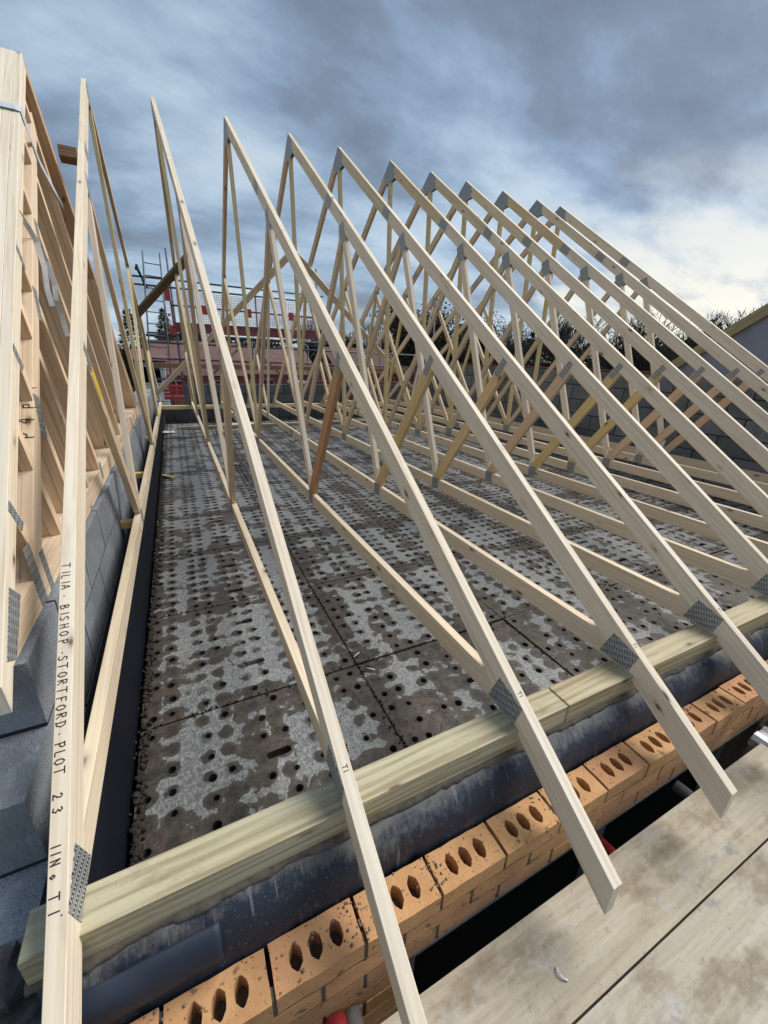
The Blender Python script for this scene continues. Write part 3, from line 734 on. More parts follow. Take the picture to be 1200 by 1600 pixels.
def plate_mesh(poly, d):
    """a pair of pressed plates, one on each face"""
    out_ = []
    D = Vector(d).normalized(); Cc = Vector((-D.y, D.x))
    for sx in (-1, 1):
        mb = MB(); x0, x1 = sorted((sx*(TH+.0002), sx*(TH+.0016))); mb.prism(poly, x0, x1, ch=.0002, d=d); out_.append(mb.mesh('nail_plate', PLATE))
    return out_
heel = [(.112, .122), (.0, .086), (.022, .003), (.152, .010)]
def nrm_(v): return Vector(v).normalized()
PL = []
def addpl(c, d, L, W, m=True):
    p = plate_poly(c, d, L, W); PL.append(plate_mesh(p, d))
    if m: PL.append(plate_mesh(mir(p), (-Vector(d).x, Vector(d).y)))
heel2 = plate_poly((.073, .062), (1, -.36), .118, .105)
heel2 = [(y, max(z, .003)) for y, z in heel2]
PL.append(plate_mesh(heel, (.3, 1))); PL.append(plate_mesh(mir(heel), (-.3, 1)))
addpl((yL+.012, zt(yL)-DV-.004), w1[1], .13, .052)
addpl((yU-.01, zt(yU)-DV-.02), (w2[1]+Vector((0, 0))), .15, .10)
addpl((yB, .055), (1, 0), .095, .10)
addpl((ySP, zt(ySP)-DV/2), rd, .15, .075)
addpl((S/2, .056), (1, 0), .16, .10, False)
addpl((5.33, .046), (1, 0), .14, .078, False)
ap = clip(clip([(S/2-.13, H-.22), (S/2+.13, H-.22), (S/2+.13, H), (S/2-.13, H)], (0, zt(0)-.006), nU), (S, zt(0)-.006), (-rd.y, -rd.x))
PL.append(plate_mesh(ap, (0, 1)))
labels = ['first roof truss from the left, its rafter lettered TILIA BISHOP STORTFORD PLOT 23 11No T1',
 'second roof truss from the left, bare rafter tail running out at the bottom edge',
 'third roof truss from the left, the one with a rusty brown web',
 'fourth roof truss from the left, its cut tail tip ending over the scaffold boards',
 'fifth roof truss from the left, heel plate above the last clearly seen bricks',
 'sixth roof truss from the left, pinkish low web and a brown patch below its apex',
 'seventh roof truss from the left, yellow low web crossing the block wall',
 'eighth roof truss from the left, yellow low web with a dark stamp',
 'ninth roof truss from the left, pale brown patch near its apex',
 'tenth roof truss from the left, last but one before the block gable',
 'eleventh and last roof truss, nearest the block gable wall on the right']
OLV = (.80, .74, .50); YEL = (.86, .73, .42); PALE = (1.0, 1.0, 1.03); TAN = (.88, .78, .66); RUST = (.66, .42, .26); PNK = (.86, .70, .58)
W1C = [TAN, TAN, RUST, YEL, (.84, .70, .44), PNK, YEL, YEL, PNK, PNK, PNK]
heads = {}
for i in range(11):
    rt = empty('roof_truss', (XT[i], 0, 0), (0, math.atan(LEAN[i]/H), 0))
    tag(rt, labels[i], 'roof truss', 'row of eleven roof trusses standing on the wall plates')
    heads[i] = rt
    def tone(c, v=.05):
        k = random.uniform(1-v, 1+v); return tuple(x*k for x in c)
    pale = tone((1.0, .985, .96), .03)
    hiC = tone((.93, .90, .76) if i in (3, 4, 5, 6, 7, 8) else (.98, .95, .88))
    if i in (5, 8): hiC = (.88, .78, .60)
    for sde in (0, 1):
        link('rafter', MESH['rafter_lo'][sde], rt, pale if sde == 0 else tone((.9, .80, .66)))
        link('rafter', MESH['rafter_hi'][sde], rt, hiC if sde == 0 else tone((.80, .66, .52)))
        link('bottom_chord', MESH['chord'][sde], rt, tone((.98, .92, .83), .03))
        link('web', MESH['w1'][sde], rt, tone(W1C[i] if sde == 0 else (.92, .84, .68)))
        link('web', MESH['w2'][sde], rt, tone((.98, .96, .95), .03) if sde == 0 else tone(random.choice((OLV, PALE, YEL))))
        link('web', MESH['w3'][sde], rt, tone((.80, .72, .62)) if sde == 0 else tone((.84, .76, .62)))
    link('king_post', MESH['kp'][0], rt, tone(OLV if i > 1 else (.84, .78, .55)))
    for pr_ in PL:
        for m_ in pr_: link('nail_plate', m_, rt)
    # T1 mark on the top edge above the heel
    mb = MB(); adv = Vector((0, -rd.x, -rd.y)); up = Vector((1, 0, 0)); nn = Vector((0, -rd.y, rd.x))
    if i == 0:
        def run(txt, ya, yb, h=.019):
            n = len(txt); w = [max(p[0] for st in GL[c] for p in st)+.26 for c in txt]
            tot = sum(w)-.26; L = (ya-yb)/rd.x; k = L/(tot*h)
            pos = []; x = 0
            for q in w: pos.append(x*h*k); x += q
            write(mb, txt, (-.0125, ya, zt(ya)), adv, up, nn, h, upos=pos, sw=.0024)
        run('TILIA', .654, .583); write(mb, '.', (-.0125, .572, zt(.572)), adv, up, nn, .019)
        run('BISHOP', .546, .452); write(mb, '.', (-.0125, .438, zt(.438)), adv, up, nn, .019)
        run('STORTFORD', .428, .285); write(mb, '.', (-.0125, .277, zt(.277)), adv, up, nn, .019)
        run('PLOT', .259, .203); run('23', .174, .139, .017); run('11No', .096, .046, .016)
        run('T1', .03, .004, .017); write(mb, '.', (.004, .0, zt(0)), adv, up, nn, .012)
    else:
        write(mb, 'T1', (-.006, .040, zt(.040)), adv, up, nn, .013, sw=.0019)
    tag(mb.obj('marker_writing', INK, rt), kind='stuff')
# yellow tag stapled on the first truss's low web
d = w1[1]; c = Vector((yL, zt(yL)-DV))+d*.16
mb = MB(); mb.prism(plate_poly(c, d, .16, .06), TH+.0002, TH+.0012, ch=.0002, d=d); mb.obj('yellow_label', YELLOW, heads[0])

# spacer cleats between first truss and the wall
for k, (y, lab) in enumerate(((2.28, 'short yellow timber cleat wedged between first truss and block wall, nearer one'), (3.55, 'short yellow timber cleat wedged between first truss and block wall, middle one'), (5.4, 'short yellow timber cleat wedged between first truss and block wall, farthest one'))):
    mb = MB(); mb.box((-.178, y, .008), (-.0905, y+.06, .05)); tag(mb.obj('timber_cleat', PINE, color=(.95, .78, .38)), lab, 'timber cleat', 'cleats between first truss and wall')

# bracing across the trusses
def brace(a, b, w, t, up, mat, label, color=(1, 1, 1), cat='timber brace', name='timber_brace'):
    mb = MB(); mb.beam(a, b, w, t, up); return tag(mb.obj(name, mat, color=color), label, cat)
ZF = lambda y: zt(S-y)-DV     # underside of far rafters
def under_far(x, y, t=.011): return (x, y-.0, ZF(y)-t*1.25-.001)
nF = Vector((0, SL, 1)).normalized()
brace(under_far(-.12, 9.0), under_far(1.95, 5.84), .097, .022, nF, PINE, 'pale diagonal brace rising from the far left heel to near the ridge', (1, .97, .92))
brace(under_far(1.98, 5.78, .035), under_far(5.95, 8.95, .035), .097, .022, nF, PINE, 'pale diagonal brace falling from near the ridge to the far right', (.95, .9, .84))
brace(under_far(-.12, 7.02, .03), under_far(.68, 5.98, .03), .10, .05, nF, OLDWOOD, 'short dark old timber brace between the first two trusses, below the ridge', (1.1, 1.1, 1.0))
brace((-.22, 3.25, 2.30), (-.12, 3.25, 2.30), .06, .075, (0, .5, 1), OLDWOOD, 'sawn end of a dark board poking out beside the first rafter', (1.0, .8, .7), 'board end', 'board_offcut')
# long ledger board of the far scaffold lift
brace((-.12, 10.0, .80), (6.9, 10.0, .80), .225, .10, (0, 0, 1), OLDWOOD, 'long brown timber beam running level behind the far truss webs', (1.3, 1.15, 1.0), 'timber beam', 'timber_beam')

# ================================================================== BUNDLE OF GABLE TRUSSES ON THE LEFT WALL
BZ = .348
def bpoly(p): return [(y, z-BZ) for y, z in p]
def bmesh_(name, poly, d, ch=.0012, off=0.0): return pmesh(name, bpoly(poly), d, -TH+.0004+off, TH-.0004-off, ch=ch)
d1 = Vector((1, .89)).normalized(); d2 = Vector((1, -.88)).normalized(); YA = 2.99; ZA = .89*YA-.002
RB = -.082
near_r = clip(clip([(-.12, RB-.12*.89), (YA, .89*YA+RB), (YA, ZA), (-.12, -.002-.12*.89)], (YA, 0), (-1, 0)), (.40, 0), (1, 0))
far_r = [(YA, ZA), (YA, ZA-.1), (5.72, ZA-.1-.88*(5.72-YA)), (5.72, ZA-.88*(5.72-YA))]
bch = clip(clip([(0, BZ), (5.66, BZ), (5.66, BZ+.097), (0, BZ+.097)], (0, RB-.001), (d1.y, -d1.x)), (YA, ZA-.101), (d2.y, -d2.x))
inner = clip(clip([(.3, .92*.3-.36), (3.1, .92*3.1-.36), (3.1, .92*3.1-.27), (.3, .92*.3-.27)], (0, BZ+.0975), (0, 1)), (YA, ZA-.101), (d2.y, -d2.x))
inner = clip(inner, (2.84, 0), (-1, 0))
studs = [((1.05, .9), (1.18, .40)), ((1.50, 1.32), (1.82, .40)), ((.80, .68), (.90, .40)), ((1.28, 1.12), (1.45, .40)), ((1.70, 1.49), (2.20, .40)), ((2.10, 1.84), (2.87, .40)), ((2.42, 2.1), (3.40, .40)), ((2.72, 2.35), (4.12, .40)), ((3.05, 2.5), (5.0, .40)), ((3.5, 2.18), (5.35, .40))]
BM = [('rafter', bmesh_('rafter', near_r, d1), (1.0, .99, .97)), ('rafter', bmesh_('rafter', far_r, d2), (.70, .52, .40)),
      ('bottom_chord', bmesh_('bottom_chord', bch, (1, 0)), (1.03, .91, .79)), ('inner_chord', bmesh_('inner_chord', inner, d1), (1.03, .92, .82))]
ZH = 2.19
BM2 = [('rafter', bmesh_('rafter', clip(near_r, (0, ZH), (0, -1)), d1), (1.0, .99, .97)), ('rafter', bmesh_('rafter', clip(far_r, (0, ZH), (0, -1)), d2), (.75, .6, .48)),
       BM[2], ('inner_chord', bmesh_('inner_chord', clip(inner, (0, 2.10), (0, -1)), d1), (1.03, .92, .82)),
       ('top_chord', bmesh_('top_chord', clip(clip([(2.0, ZH-.085), (4.0, ZH-.085), (4.0, ZH), (2.0, ZH)], (0, RB-.0012), (d1.y, -d1.x)), (YA, ZA-.102), (d2.y*-1 if False else Vector((-.88, -1)).normalized())), (1, 0), off=.0002), (.9, .75, .62))]
for k, (a, b) in enumerate(studs):
    p, d = strip(a, b, .044, .3)
    p = clip(p, (0, BZ+.0975), (0, 1)); p = clip(p, (0, RB-.0012), (d1.y, -d1.x)); p = clip(p, (YA, ZA-.102), (-.88/1.332, -1/1.332) if False else Vector((-.88, -1)).normalized())
    if len(p) > 2:
        # halve over the inner chord: split above and below it
        for part in (clip(p, (0, -.2695), (-.92/1.359, 1/1.359)), clip(p, (0, -.3605), (.92/1.359, -1/1.359))):
            if len(part) > 2 and k < 8 or (len(part) > 2 and part[0][1] < 2):
                BM.append(('web', bmesh_('web', part, d, off=.0001), (1.05, .88, .74)))
                lowp = clip(part, (0, 2.10), (0, -1))
                if len(lowp) > 2: BM2.append(('web', bmesh_('web', lowp, d, off=.0001), (1.05, .88, .74)))
bplates = [((.56, .42), (1, .9), .20, .07), ((1.27, 1.10), (.5, -1), .13, .035), ((.80, .66), (.5, -1), .13, .035), ((1.70, 1.47), (.5, -1), .12, .035),
           ((.80, .44), (.0, 1), .22, .06), ((.90, .415), (.0, 1), .15, .04), ((1.33, .87), (.3, 1), .16, .06), ((1.77, 1.29), (.3, 1), .14, .05), ((1.46, .425), (0, 1), .1, .05), ((2.2, .43), (0, 1), .1, .05), ((2.87, .43), (0, 1), .1, .05),
           ((2.16, 1.63), (.3, 1), .12, .05)]
BPL = []
for c, d, L, W in bplates:
    pp = clip(plate_poly(c, d, L, W), (0, -.006), (d1.y, -d1.x))
    if len(pp) < 3: continue
    for sx in (-1, 1):
        mb = MB(); x0, x1 = sorted((sx*(TH-.0003), sx*(TH+.0007))); mb.prism(bpoly([(y, max(z, BZ+.002)) for y, z in pp]), x0, x1, ch=.0002, d=d)
        if sx == 1: BPL.append(mb.mesh('nail_plate', PLATE))
blab = ['gable truss at the right of the strapped bundle, its side facing the first roof truss', 'second gable truss from the right in the strapped bundle', 'third gable truss from the right in the strapped bundle, its apex at the left edge', 'flat topped truss directly behind the three strapped gable trusses', 'second flat topped truss behind the strapped gable trusses', 'leftmost flat topped truss, mostly hidden behind the others']
blean = -.03
roots = []
for k in range(6):
    x = -.2-TH-k*.0351
    rt = empty('gable_truss', (x, 0, BZ), (0, blean, 0)); roots.append(rt)
    tag(rt, blab[k], 'gable truss', 'bundle of strapped gable trusses')
    for n_, me, c_ in (BM if k < 3 else BM2):
        t = random.uniform(.93, 1.07); link(n_, me, rt, tuple(v*t for v in c_))
    if k == 0:
        for me in BPL: link('nail_plate', me, rt)
# writing on the bundle's inner chord
mb = MB(); nn = Vector((0, -d1.y, d1.x)); y = .98
pI = lambda y: Vector((.004, y, .92*y-.27-BZ))
x = 0
for ch, yy in (('P', 1.175), ('4', 1.225), ('p', 1.275), ('p', 1.345)):
    write(mb, ch, pI(yy)+Vector((.015, 0, .0012)), Vector((0, 1, .92)).normalized(), Vector((-1, 0, 0)), Vector((0, -.92, 1)).normalized(), .044, sw=.0036)
tag(mb.obj('marker_writing', INK, roots[0]), kind='stuff')
mb = MB()
for yy, ch in ((.93, '1'), (1.22, '.'), (1.28, '1'), (1.40, 'L'), (1.47, '2')):
    write(mb, ch, Vector((-.0, yy, .89*yy-.0008-BZ)), Vector((0, d1.x, d1.y)), Vector((-1, 0, 0)), nn, .032, sw=.0032)
tag(mb.obj('marker_writing', INK, roots[1]), kind='stuff')
# strap round the rafters
def bp(xl, y, z): # bundle-local to world
    return Vector((-.2-TH+xl*math.cos(blean)+(z-BZ)*math.sin(blean), y, z))
def ribbon(pts, w, wd, t=.0015):
    mb = MB()
    for a, b in zip(pts, pts[1:]):
        a = Vector(a); b = Vector(b); mb.beam(a, b+(b-a).normalized()*.001, w, t, wd)
    return mb
st = empty('strap', bp(0, 2.45, 2.3)); tag(st, 'pale plastic strap with loose hanging tails tied round the bundled gable trusses', 'strap')
def W2L(p): return Vector(p)-Vector(st.location)
y0 = 2.50; top = .89*y0-.002
mb = MB()
loop = [bp(.022, y0+.10, top-.10), bp(.022, y0+.0, top+.004), bp(0, y0-.004, top+.007), bp(-.09, y0-.004, top+.007), bp(-.12, y0, top)]
for a, b in zip(loop, loop[1:]):
    a, b = W2L(a), W2L(b); mb.beam(a, b, .05, .002, (0, -.66, .74) if abs(a.x-b.x) > .01 else (1, 0, 0))
mb.obj('band', STRAP, st)
mb = MB()
side = [bp(.022, y0+.05, top-.05), bp(.024, y0+.16, top-.16), bp(.024, y0+.62, top-.25)]
for a, b in zip(side, side[1:]): mb.beam(W2L(a), W2L(b), .002, .03, (0, .3, 1))
mb.obj('band_side', STRAP, st)
mb = MB()
t1 = [(.01, 1.90, 1.66), (.016, 2.00, 1.62), (.028, 2.02, 1.57), (.036, 2.0, 1.47), (.03, 1.97, 1.37), (.036, 1.95, 1.30)]
t2 = [(.028, 2.03, 1.57), (.04, 2.06, 1.50), (.05, 2.05, 1.40), (.045, 2.02, 1.33), (.05, 2.03, 1.27), (.055, 2.0, 1.21), (.06, 1.99, 1.17)]
for t_ in (t1, t2):
    pts = [W2L(bp(*p)) for p in t_]
    for a, b in zip(pts, pts[1:]): mb.beam(a, b+(b-a)*.02, .021, .002, (0, -1, .2))
mb.obj('loose_tail', WHITEP, st)

# ================================================================== NEAR SCAFFOLD
def sboard(x0, x1, y0, y1, z, label, rz=0, color=(1, 1, 1)):
    mb = MB(); n = 40
    L = x1-x0; W = y1-y0
    mb.prism([(-W/2, -.038), (W/2, -.038), (W/2, 0), (-W/2, 0)], -L/2, L/2, ch=.004)
    uv = []
    for fc in mb.f:
        for i in fc: p = mb.v[i]; uv.append((p[0], p[1]+p[2]))
    mb.uv = uv
    o = mb.obj('scaffold_board', SCAFF, color=color); o.location = ((x0+x1)/2, (y0+y1)/2, z); o.rotation_euler = (0, 0, rz)
    return tag(o, label, 'scaffold board', 'near scaffold boards')
ZB = -.42
sboard(.32, 2.47, -.462, -.256, ZB, 'muddy scaffold board nearest the brick wall, rafter tails hanging over it', color=(1, .98, .95))
sboard(2.475, 5.6, -.472, -.262, ZB-.004, 'brown scaffold board end beyond the bent red and silver clip', color=(.62, .42, .30))
sboard(-.4, 3.9, -.690, -.468, ZB+.004, 'grey scuffed scaffold board second from the brick wall', color=(1.02, 1.03, 1.05))
sboard(-.4, 3.9, -.918, -.696, ZB, 'scaffold board third from the brick wall', color=(.9, .9, .9))
sboard(-.4, 3.9, -1.146, -.924, ZB, 'scaffold board fourth from the brick wall', color=(.95, .9, .86))
def tube(name, a, b, rr, mat, label, cat='scaffold tube'):
    mb = MB(); mb.rod(a, b, rr, n=16); return tag(mb.obj(name, mat), label, cat)
tube('scaffold_tube', (1.45, -.182, -.52), (1.56, -1.0, -.50), .024, REDP, 'red painted scaffold tube in the gap under the rafter tail of the third truss')
tube('scaffold_tube', (1.92, -.182, -.50), (2.02, -1.1, -.50), .024, GALV, 'grey scaffold tube in the gap beside the fourth rafter tail')
tube('scaffold_tube', (2.62, -.182, -.51), (2.72, -1.1, -.51), .024, GALV, 'grey scaffold tube farthest right in the gap under the boards')
tube('scaffold_tube', (.47, -.182, -.50), (.44, -1.1, -.50), .024, GALV, 'scaffold tube under the near left end of the first board')
tube('ledger_tube', (-.6, -.60, -.55), (6.0, -.60, -.55), .024, GALV, 'long ledger tube under the near scaffold boards')
# couplers: silver body with red jaw at lower edge; bent clip at right
cp = empty('tube_coupler', (.448, -.235, -.47)); tag(cp, 'scaffold coupler with red jaw at the bottom edge beside the bricks', 'coupler')
mb = MB(); mb.rod((-.03, .0, -.02), (-.026, .055, -.02), .033, n=14); mb.obj('red_jaw', REDP, cp)
mb = MB(); mb.rod((-.03, -.07, -.02), (-.03, -.003, -.02), .036, n=14); mb.box((-.01, -.05, -.035), (.045, -.01, .02)); mb.rod((.02, -.03, -.02), (.02, -.03, .04), .009, n=6); mb.obj('silver_body', GALV, cp)
cl_ = empty('board_clip', (2.43, -.25, ZB)); tag(cl_, 'bent silver and red steel board clip over the board end', 'board clip')
mb = MB()
prof = [(-.045, -.035), (-.04, -.005), (-.02, .012), (.01, .014), (.03, .004), (.05, .002), (.07, .012), (.085, .008)]
for (a, b), (c_, d_) in zip(prof, prof[1:]):
    P = [(a, -.11, b), (c_, -.11, d_), (c_, .03, d_), (a, .03, b)]
    mb.face(P); mb.face([(p[0], p[1], p[2]-.004) for p in P][::-1])
    mb.face([P[0], (a, -.11, b-.004), (c_, -.11, d_-.004), P[1]]); mb.face([P[3], P[2], (c_, .03, d_-.004), (a, .03, b-.004)])
mb.obj('bent_plate', simple('worn_clip_steel', (0.45, 0.46, 0.48), 0.4, 0.4, var=.2, scale=20, spots=(18, .52, (0.42, 0.13, 0.13), .7)), cl_)

# ================================================================== SMALL THINGS ON THE DECK
def offcut(x, y, L, W, T, rz, label, col):
    mb = MB(); mb.box((-L/2, -W/2, 0), (L/2, W/2, T)); o = mb.obj('timber_offcut', PINE, color=col); o.location = (x, y, DZ+.004); o.rotation_euler = (0, 0, rz); tag(o, label, 'timber offcut')
offcut(.05, 4.62, .20, .06, .02, R(-55), 'small timber offcut lying on the deck by the left wall', (.55, .55, .35))
offcut(.80, 5.05, .24, .05, .02, R(-45), 'flat yellowish offcut on the deck beside the panel joint', (.7, .68, .4))
mb = MB(); mb.box((.25, 8.05, DZ+.004), (4.9, 8.15, DZ+.05)); tag(mb.obj('timber_batten', TREATED), 'long batten lying across the far end of the deck', 'batten')
def scrap(x, y, w, l, rz, label):
    mb = MB(); n = 5
    rnd = random.Random(int(x*100)); Z = [[rnd.uniform(.004, .03) for _ in range(n+1)] for _ in range(n+1)]
    for i in range(n):
        for j in range(n):
            q = [(i, j), (i+1, j), (i+1, j+1), (i, j+1)]
            mb.face([((a/n-.5)*w, (b/n-.5)*l, Z[a][b]) for a, b in q])
    o = mb.obj('paper_scrap', WHITEP); o.location = (x, y, DZ+.004); o.rotation_euler = (0, 0, rz); tag(o, label, 'litter')
scrap(.02, 7.75, .22, .25, .3, 'crumpled white sheet on the far deck near the left wall')
scrap(1.45, 8.35, .7, .3, .1, 'torn white wrapping lying at the far end of the deck')
scrap(3.0, 8.3, .25, .2, .5, 'small white scrap on the far deck right of centre')
for k, (x, y, a, L) in enumerate(((.915, .86, .5, .045), (.94, .74, -.7, .045), (1.42, 1.02, .4, .02), (1.06, .28, 1.0, .02), (2.18, 1.7, -.5, .05), (4.1, 1.7, .2, .04))):
    mb = MB(); mb.rod((-L/2, 0, .006), (L/2, 0, .006), .0035, n=6); o = mb.obj('white_plastic_peg', WHITEP); o.location = (x, y, DZ+.002); o.rotation_euler = (0, 0, a)
    tag(o, ['white peg on the dark joint, left of the pair', 'white peg on the dark joint, right of the pair', 'tiny white peg on the deck right of the joint', 'tiny white peg beside the near wall plate', 'white peg on the deck behind the third truss', 'white peg on the deck behind the fifth truss'][k], 'plastic peg')
# rubble at the stepped end of the left wall
RUB = simple('dark_rubble', (0.10, 0.10, 0.105), 0.9, var=.4, scale=9, bumpd=.006, spots=(14, .56, (0.20, 0.22, 0.25), .6))
rnd = random.Random(11)
def rock(x, y, z, s, label):
    mb = MB(); import mathutils
    bm_v = []; n1, n2 = 5, 8
    for i in range(n1+1):
        for j in range(n2):
            a = math.pi*i/n1; b = 2*math.pi*j/n2; rr = 1+rnd.uniform(-.25, .2)
            bm_v.append(Vector((math.sin(a)*math.cos(b)*rr*s[0], math.sin(a)*math.sin(b)*rr*s[1], math.cos(a)*s[2]*rr)))
    for i in range(n1):
        for j in range(n2):
            k = (j+1) % n2; mb.face([bm_v[i*n2+j], bm_v[(i+1)*n2+j], bm_v[(i+1)*n2+k], bm_v[i*n2+k]])
    o = mb.obj('rubble_piece', RUB); o.location = (x, y, z); o.rotation_euler = (0, 0, rnd.uniform(0, 3)); tag(o, label, 'rubble')
rock(-.27, .10, -.17, (.11, .08, .06), 'dark broken block lump below the stepped wall end, left of the plate')
rock(-.19, -.03, -.25, (.07, .06, .05), 'small dark rubble piece under the rough end of the wall plate')
rock(-.33, -.04, -.25, (.10, .09, .06), 'grey rubble lump at the lower left corner')
rock(-.22, -.12, -.36, (.06, .05, .05), 'little rubble lump between the plate end and the bricks')
mb = MB(); G = []
from mathutils import noise as mn
for i in range(60):
    row = []
    for j in range(60):
        x = -1.2+i*.0185; y = -.34+j*.0175
        z = -.20-.22*max(0, min(1, (-.0-y)/.25))-.05*max(0, min(1, (x+.3)/.2))+mn.noise(Vector((x*7, y*7, 0)))*.05+mn.noise(Vector((x*22, y*22, 4)))*.022+abs(mn.noise(Vector((x*60, y*60, 9))))*.010
        row.append((x, y, z))
    G.append(row)
for i in range(59):
    for j in range(59): mb.face([G[i][j], G[i+1][j], G[i+1][j+1], G[i][j+1]], smooth=True)
o = mb.obj('rubble_bed', simple('mortar_crusted_masonry', (0.16, 0.145, 0.13), 0.9, var=.4, scale=11, bumpd=.006, spots=(9, .52, (0.055, 0.055, 0.06), .85))); tag(o, 'dark mortar crusted masonry at the lower left below the plate end', 'masonry')
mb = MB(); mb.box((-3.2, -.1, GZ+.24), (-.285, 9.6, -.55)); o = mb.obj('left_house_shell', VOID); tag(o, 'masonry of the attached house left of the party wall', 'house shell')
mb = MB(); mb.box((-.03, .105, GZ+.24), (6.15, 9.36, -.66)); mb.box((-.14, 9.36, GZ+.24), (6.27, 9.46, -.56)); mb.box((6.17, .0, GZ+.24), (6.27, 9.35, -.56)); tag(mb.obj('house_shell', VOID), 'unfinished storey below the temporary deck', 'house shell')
# a few mortar crumbs and splashes along the bricks
mb = MB(); rnd = random.Random(21)
for k in range(90):
    x = rnd.uniform(-.2, 3.4); y = -.1776+rnd.uniform(.06, .1) if rnd.random() < .6 else -.1776+rnd.uniform(.01, .1); s = rnd.uniform(.002, .006)
    c = Vector((x, y, -.2278+s*.3)); mb.rod(c+Vector((0, 0, -s*.5)), c+Vector((s*.3, s*.2, s*.6)), s, s*.4, n=5)
for kx in (K0+.225*4, K0+.225*7, K0+.225*2, K0+.225):
    for k in range(34):
        s = rnd.uniform(.0015, .0045); c = Vector((kx+rnd.gauss(0, .022), -.1776+rnd.uniform(.0, .1), -.2278+s*.2)); mb.rod(c+Vector((0, 0, -s*.5)), c+Vector((s*rnd.uniform(-.6, .6), s*rnd.uniform(-.6, .6), s*.7)), s, s*.45, n=6)
tag(mb.obj('mortar_crumbs', simple('pale_crumbs', (0.24, 0.20, 0.16), .95, var=.4, scale=40)), kind='stuff')
mb = MB(); pts = [Vector((.995, -.372, ZB+.004)), Vector((.990, -.385, ZB+.009)), Vector((.994, -.398, ZB+.006)), Vector((1.004, -.405, ZB+.003))]
for a, b in zip(pts, pts[1:]): mb.rod(a, b, .0025, n=6)
tag(mb.obj('plastic_clip', WHITEP), 'small curved white clip lying on the first scaffold board', 'clip')

mb = MB(); rnd = random.Random(31)
for k in range(1500):
    if rnd.random() < .6: x = -.04+PW*rnd.choice((0, 1, 1, 1, 2, 2, 3, 4))+rnd.gauss(0, .008); y = .12+5*rnd.random()**1.7
    else: y = .005+PD*rnd.choice((1, 1, 1, 2, 3, 4)); x = rnd.uniform(0, 4); y += rnd.gauss(0, .008)
    s_ = rnd.uniform(.002, .0065); c = Vector((x, y, DZ+s_*.2)); mb.rod(c+Vector((0, 0, -s_*.5)), c+Vector((s_*rnd.uniform(-1, 1), s_*rnd.uniform(-1, 1), s_*.8)), s_, s_*.4, n=5)
for k in range(900):
    x = -.03+abs(rnd.gauss(0, .012)); y = .12+6*rnd.random()**1.5; s_ = rnd.uniform(.004, .013); c = Vector((x, y, DZ+s_*.2)); mb.rod(c+Vector((0, 0, -s_*.5)), c+Vector((s_*rnd.uniform(-1, 1), 0, s_*.9)), s_, s_*.5, n=5)
tag(mb.obj('dirt_crumbs', simple('dark_dirt', (.045, .035, .026), .95, var=.4, scale=40)), kind='stuff')

# ================================================================== NEIGHBOUR GABLE TO THE RIGHT
ng = empty('neighbour_gable', (8.0, 0, 0)); tag(ng, 'pale lilac grey gable panel with treated timber along its rake, right edge', 'gable')
rk = lambda y: 1.17+.727*(3.84-y)
mb = MB(); mb.prism([(3.9, -2), (3.9, rk(3.9)-.155), (-.6, rk(-.6)-.155), (-5.1, rk(3.9)-.155), (-5.1, -2)], 0, .06, ch=.002); mb.obj('panel', LILAC, ng)
for (ya, yb) in ((4.05, 2.62), (2.61, .5), (.49, -.6)):
    mb = MB(); za, zb_ = rk(ya)-.075, rk(yb)-.075
    mb.beam((-.02, ya, za), (-.02, yb, zb_), .10, .15, (0, .588, .81)); mb.obj('rake_timber', TREATED, ng, (1.1, 1.0, .8))

mb = MB(); mb.beam((-.3, 3.0, .85), (-.3, .4, 2.4-.55), .06, .12, (0, .6, .8)); tag(mb.obj('loose_rake_timber', TREATED), 'treated timber piece leaning below the lilac panel at the right edge', 'timber').location = (8.0, 0, 0)
ho = MB(); ho.box((8.07, -5.1, GZ), (13.5, 3.9, -1.0)); tag(ho.obj('neighbour_house', simple('far_brick', (.20, .10, .07), .9, var=.3, scale=3)), 'lower storeys of the neighbouring house behind the lilac gable', 'house')

# ================================================================== FAR SCAFFOLD (y = 14)
Y = 14.0
fs = empty('far_scaffold', (0, Y, 0)); tag(fs, 'far scaffold lift with blue grey rails, red brick guards and boarded platform', 'scaffold')
for x, z1 in ((.50, 3.8), (2.875, 2.95), (4.88, 3.77), (7.3, 2.6), (9.6, 2.6)):
    mb = MB(); mb.rod((x, 0, GZ), (x, 0, z1), .026, n=8); mb.obj('standard', DARKTUBE, fs)
    mb = MB(); mb.rod((x, 1.25, GZ), (x, 1.25, 1.5), .026, n=8); mb.obj('standard', DARKTUBE, fs)
for z, x0, x1 in ((3.0, -.5, 5.1), (2.80, -.55, 5.1), (2.33, .45, 5.1), (1.56, -.3, 5.1), (1.30, -.3, 10), (.85, -.3, 10), (.28, -.3, 10)):
    mb = MB(); mb.rod((x0, -.05, z+.02), (x1, -.05, z-.03*(x1-x0)/5), .026, n=8); mb.obj('guard_rail', DARKTUBE, fs)
def guard(x0, x1, z0, z1, mat, y, step=.06, t=.009):
    mb = MB(); n = int((x1-x0)/step)
    for i in range(n+1):
        x = x0+(x1-x0)*i/n; mb.box((x-t/2, y, z0), (x+t/2, y+.006, z1))
    m_ = int((z1-z0)/step)
    for j in range(m_+1):
        z = z0+(z1-z0)*j/m_; mb.box((x0, y-.001, z-t/2), (x1, y+.005, z+t/2))
    mb.obj('brick_guard', mat, fs)
MESHM = simple('red_violet_mesh', (0.50, 0.12, 0.17), .5, var=.15, scale=3)
guard(.62, 2.70, 1.9, 2.72, MESHM, -.09); guard(2.74, 4.80, 1.9, 2.70, MESHM, -.09)
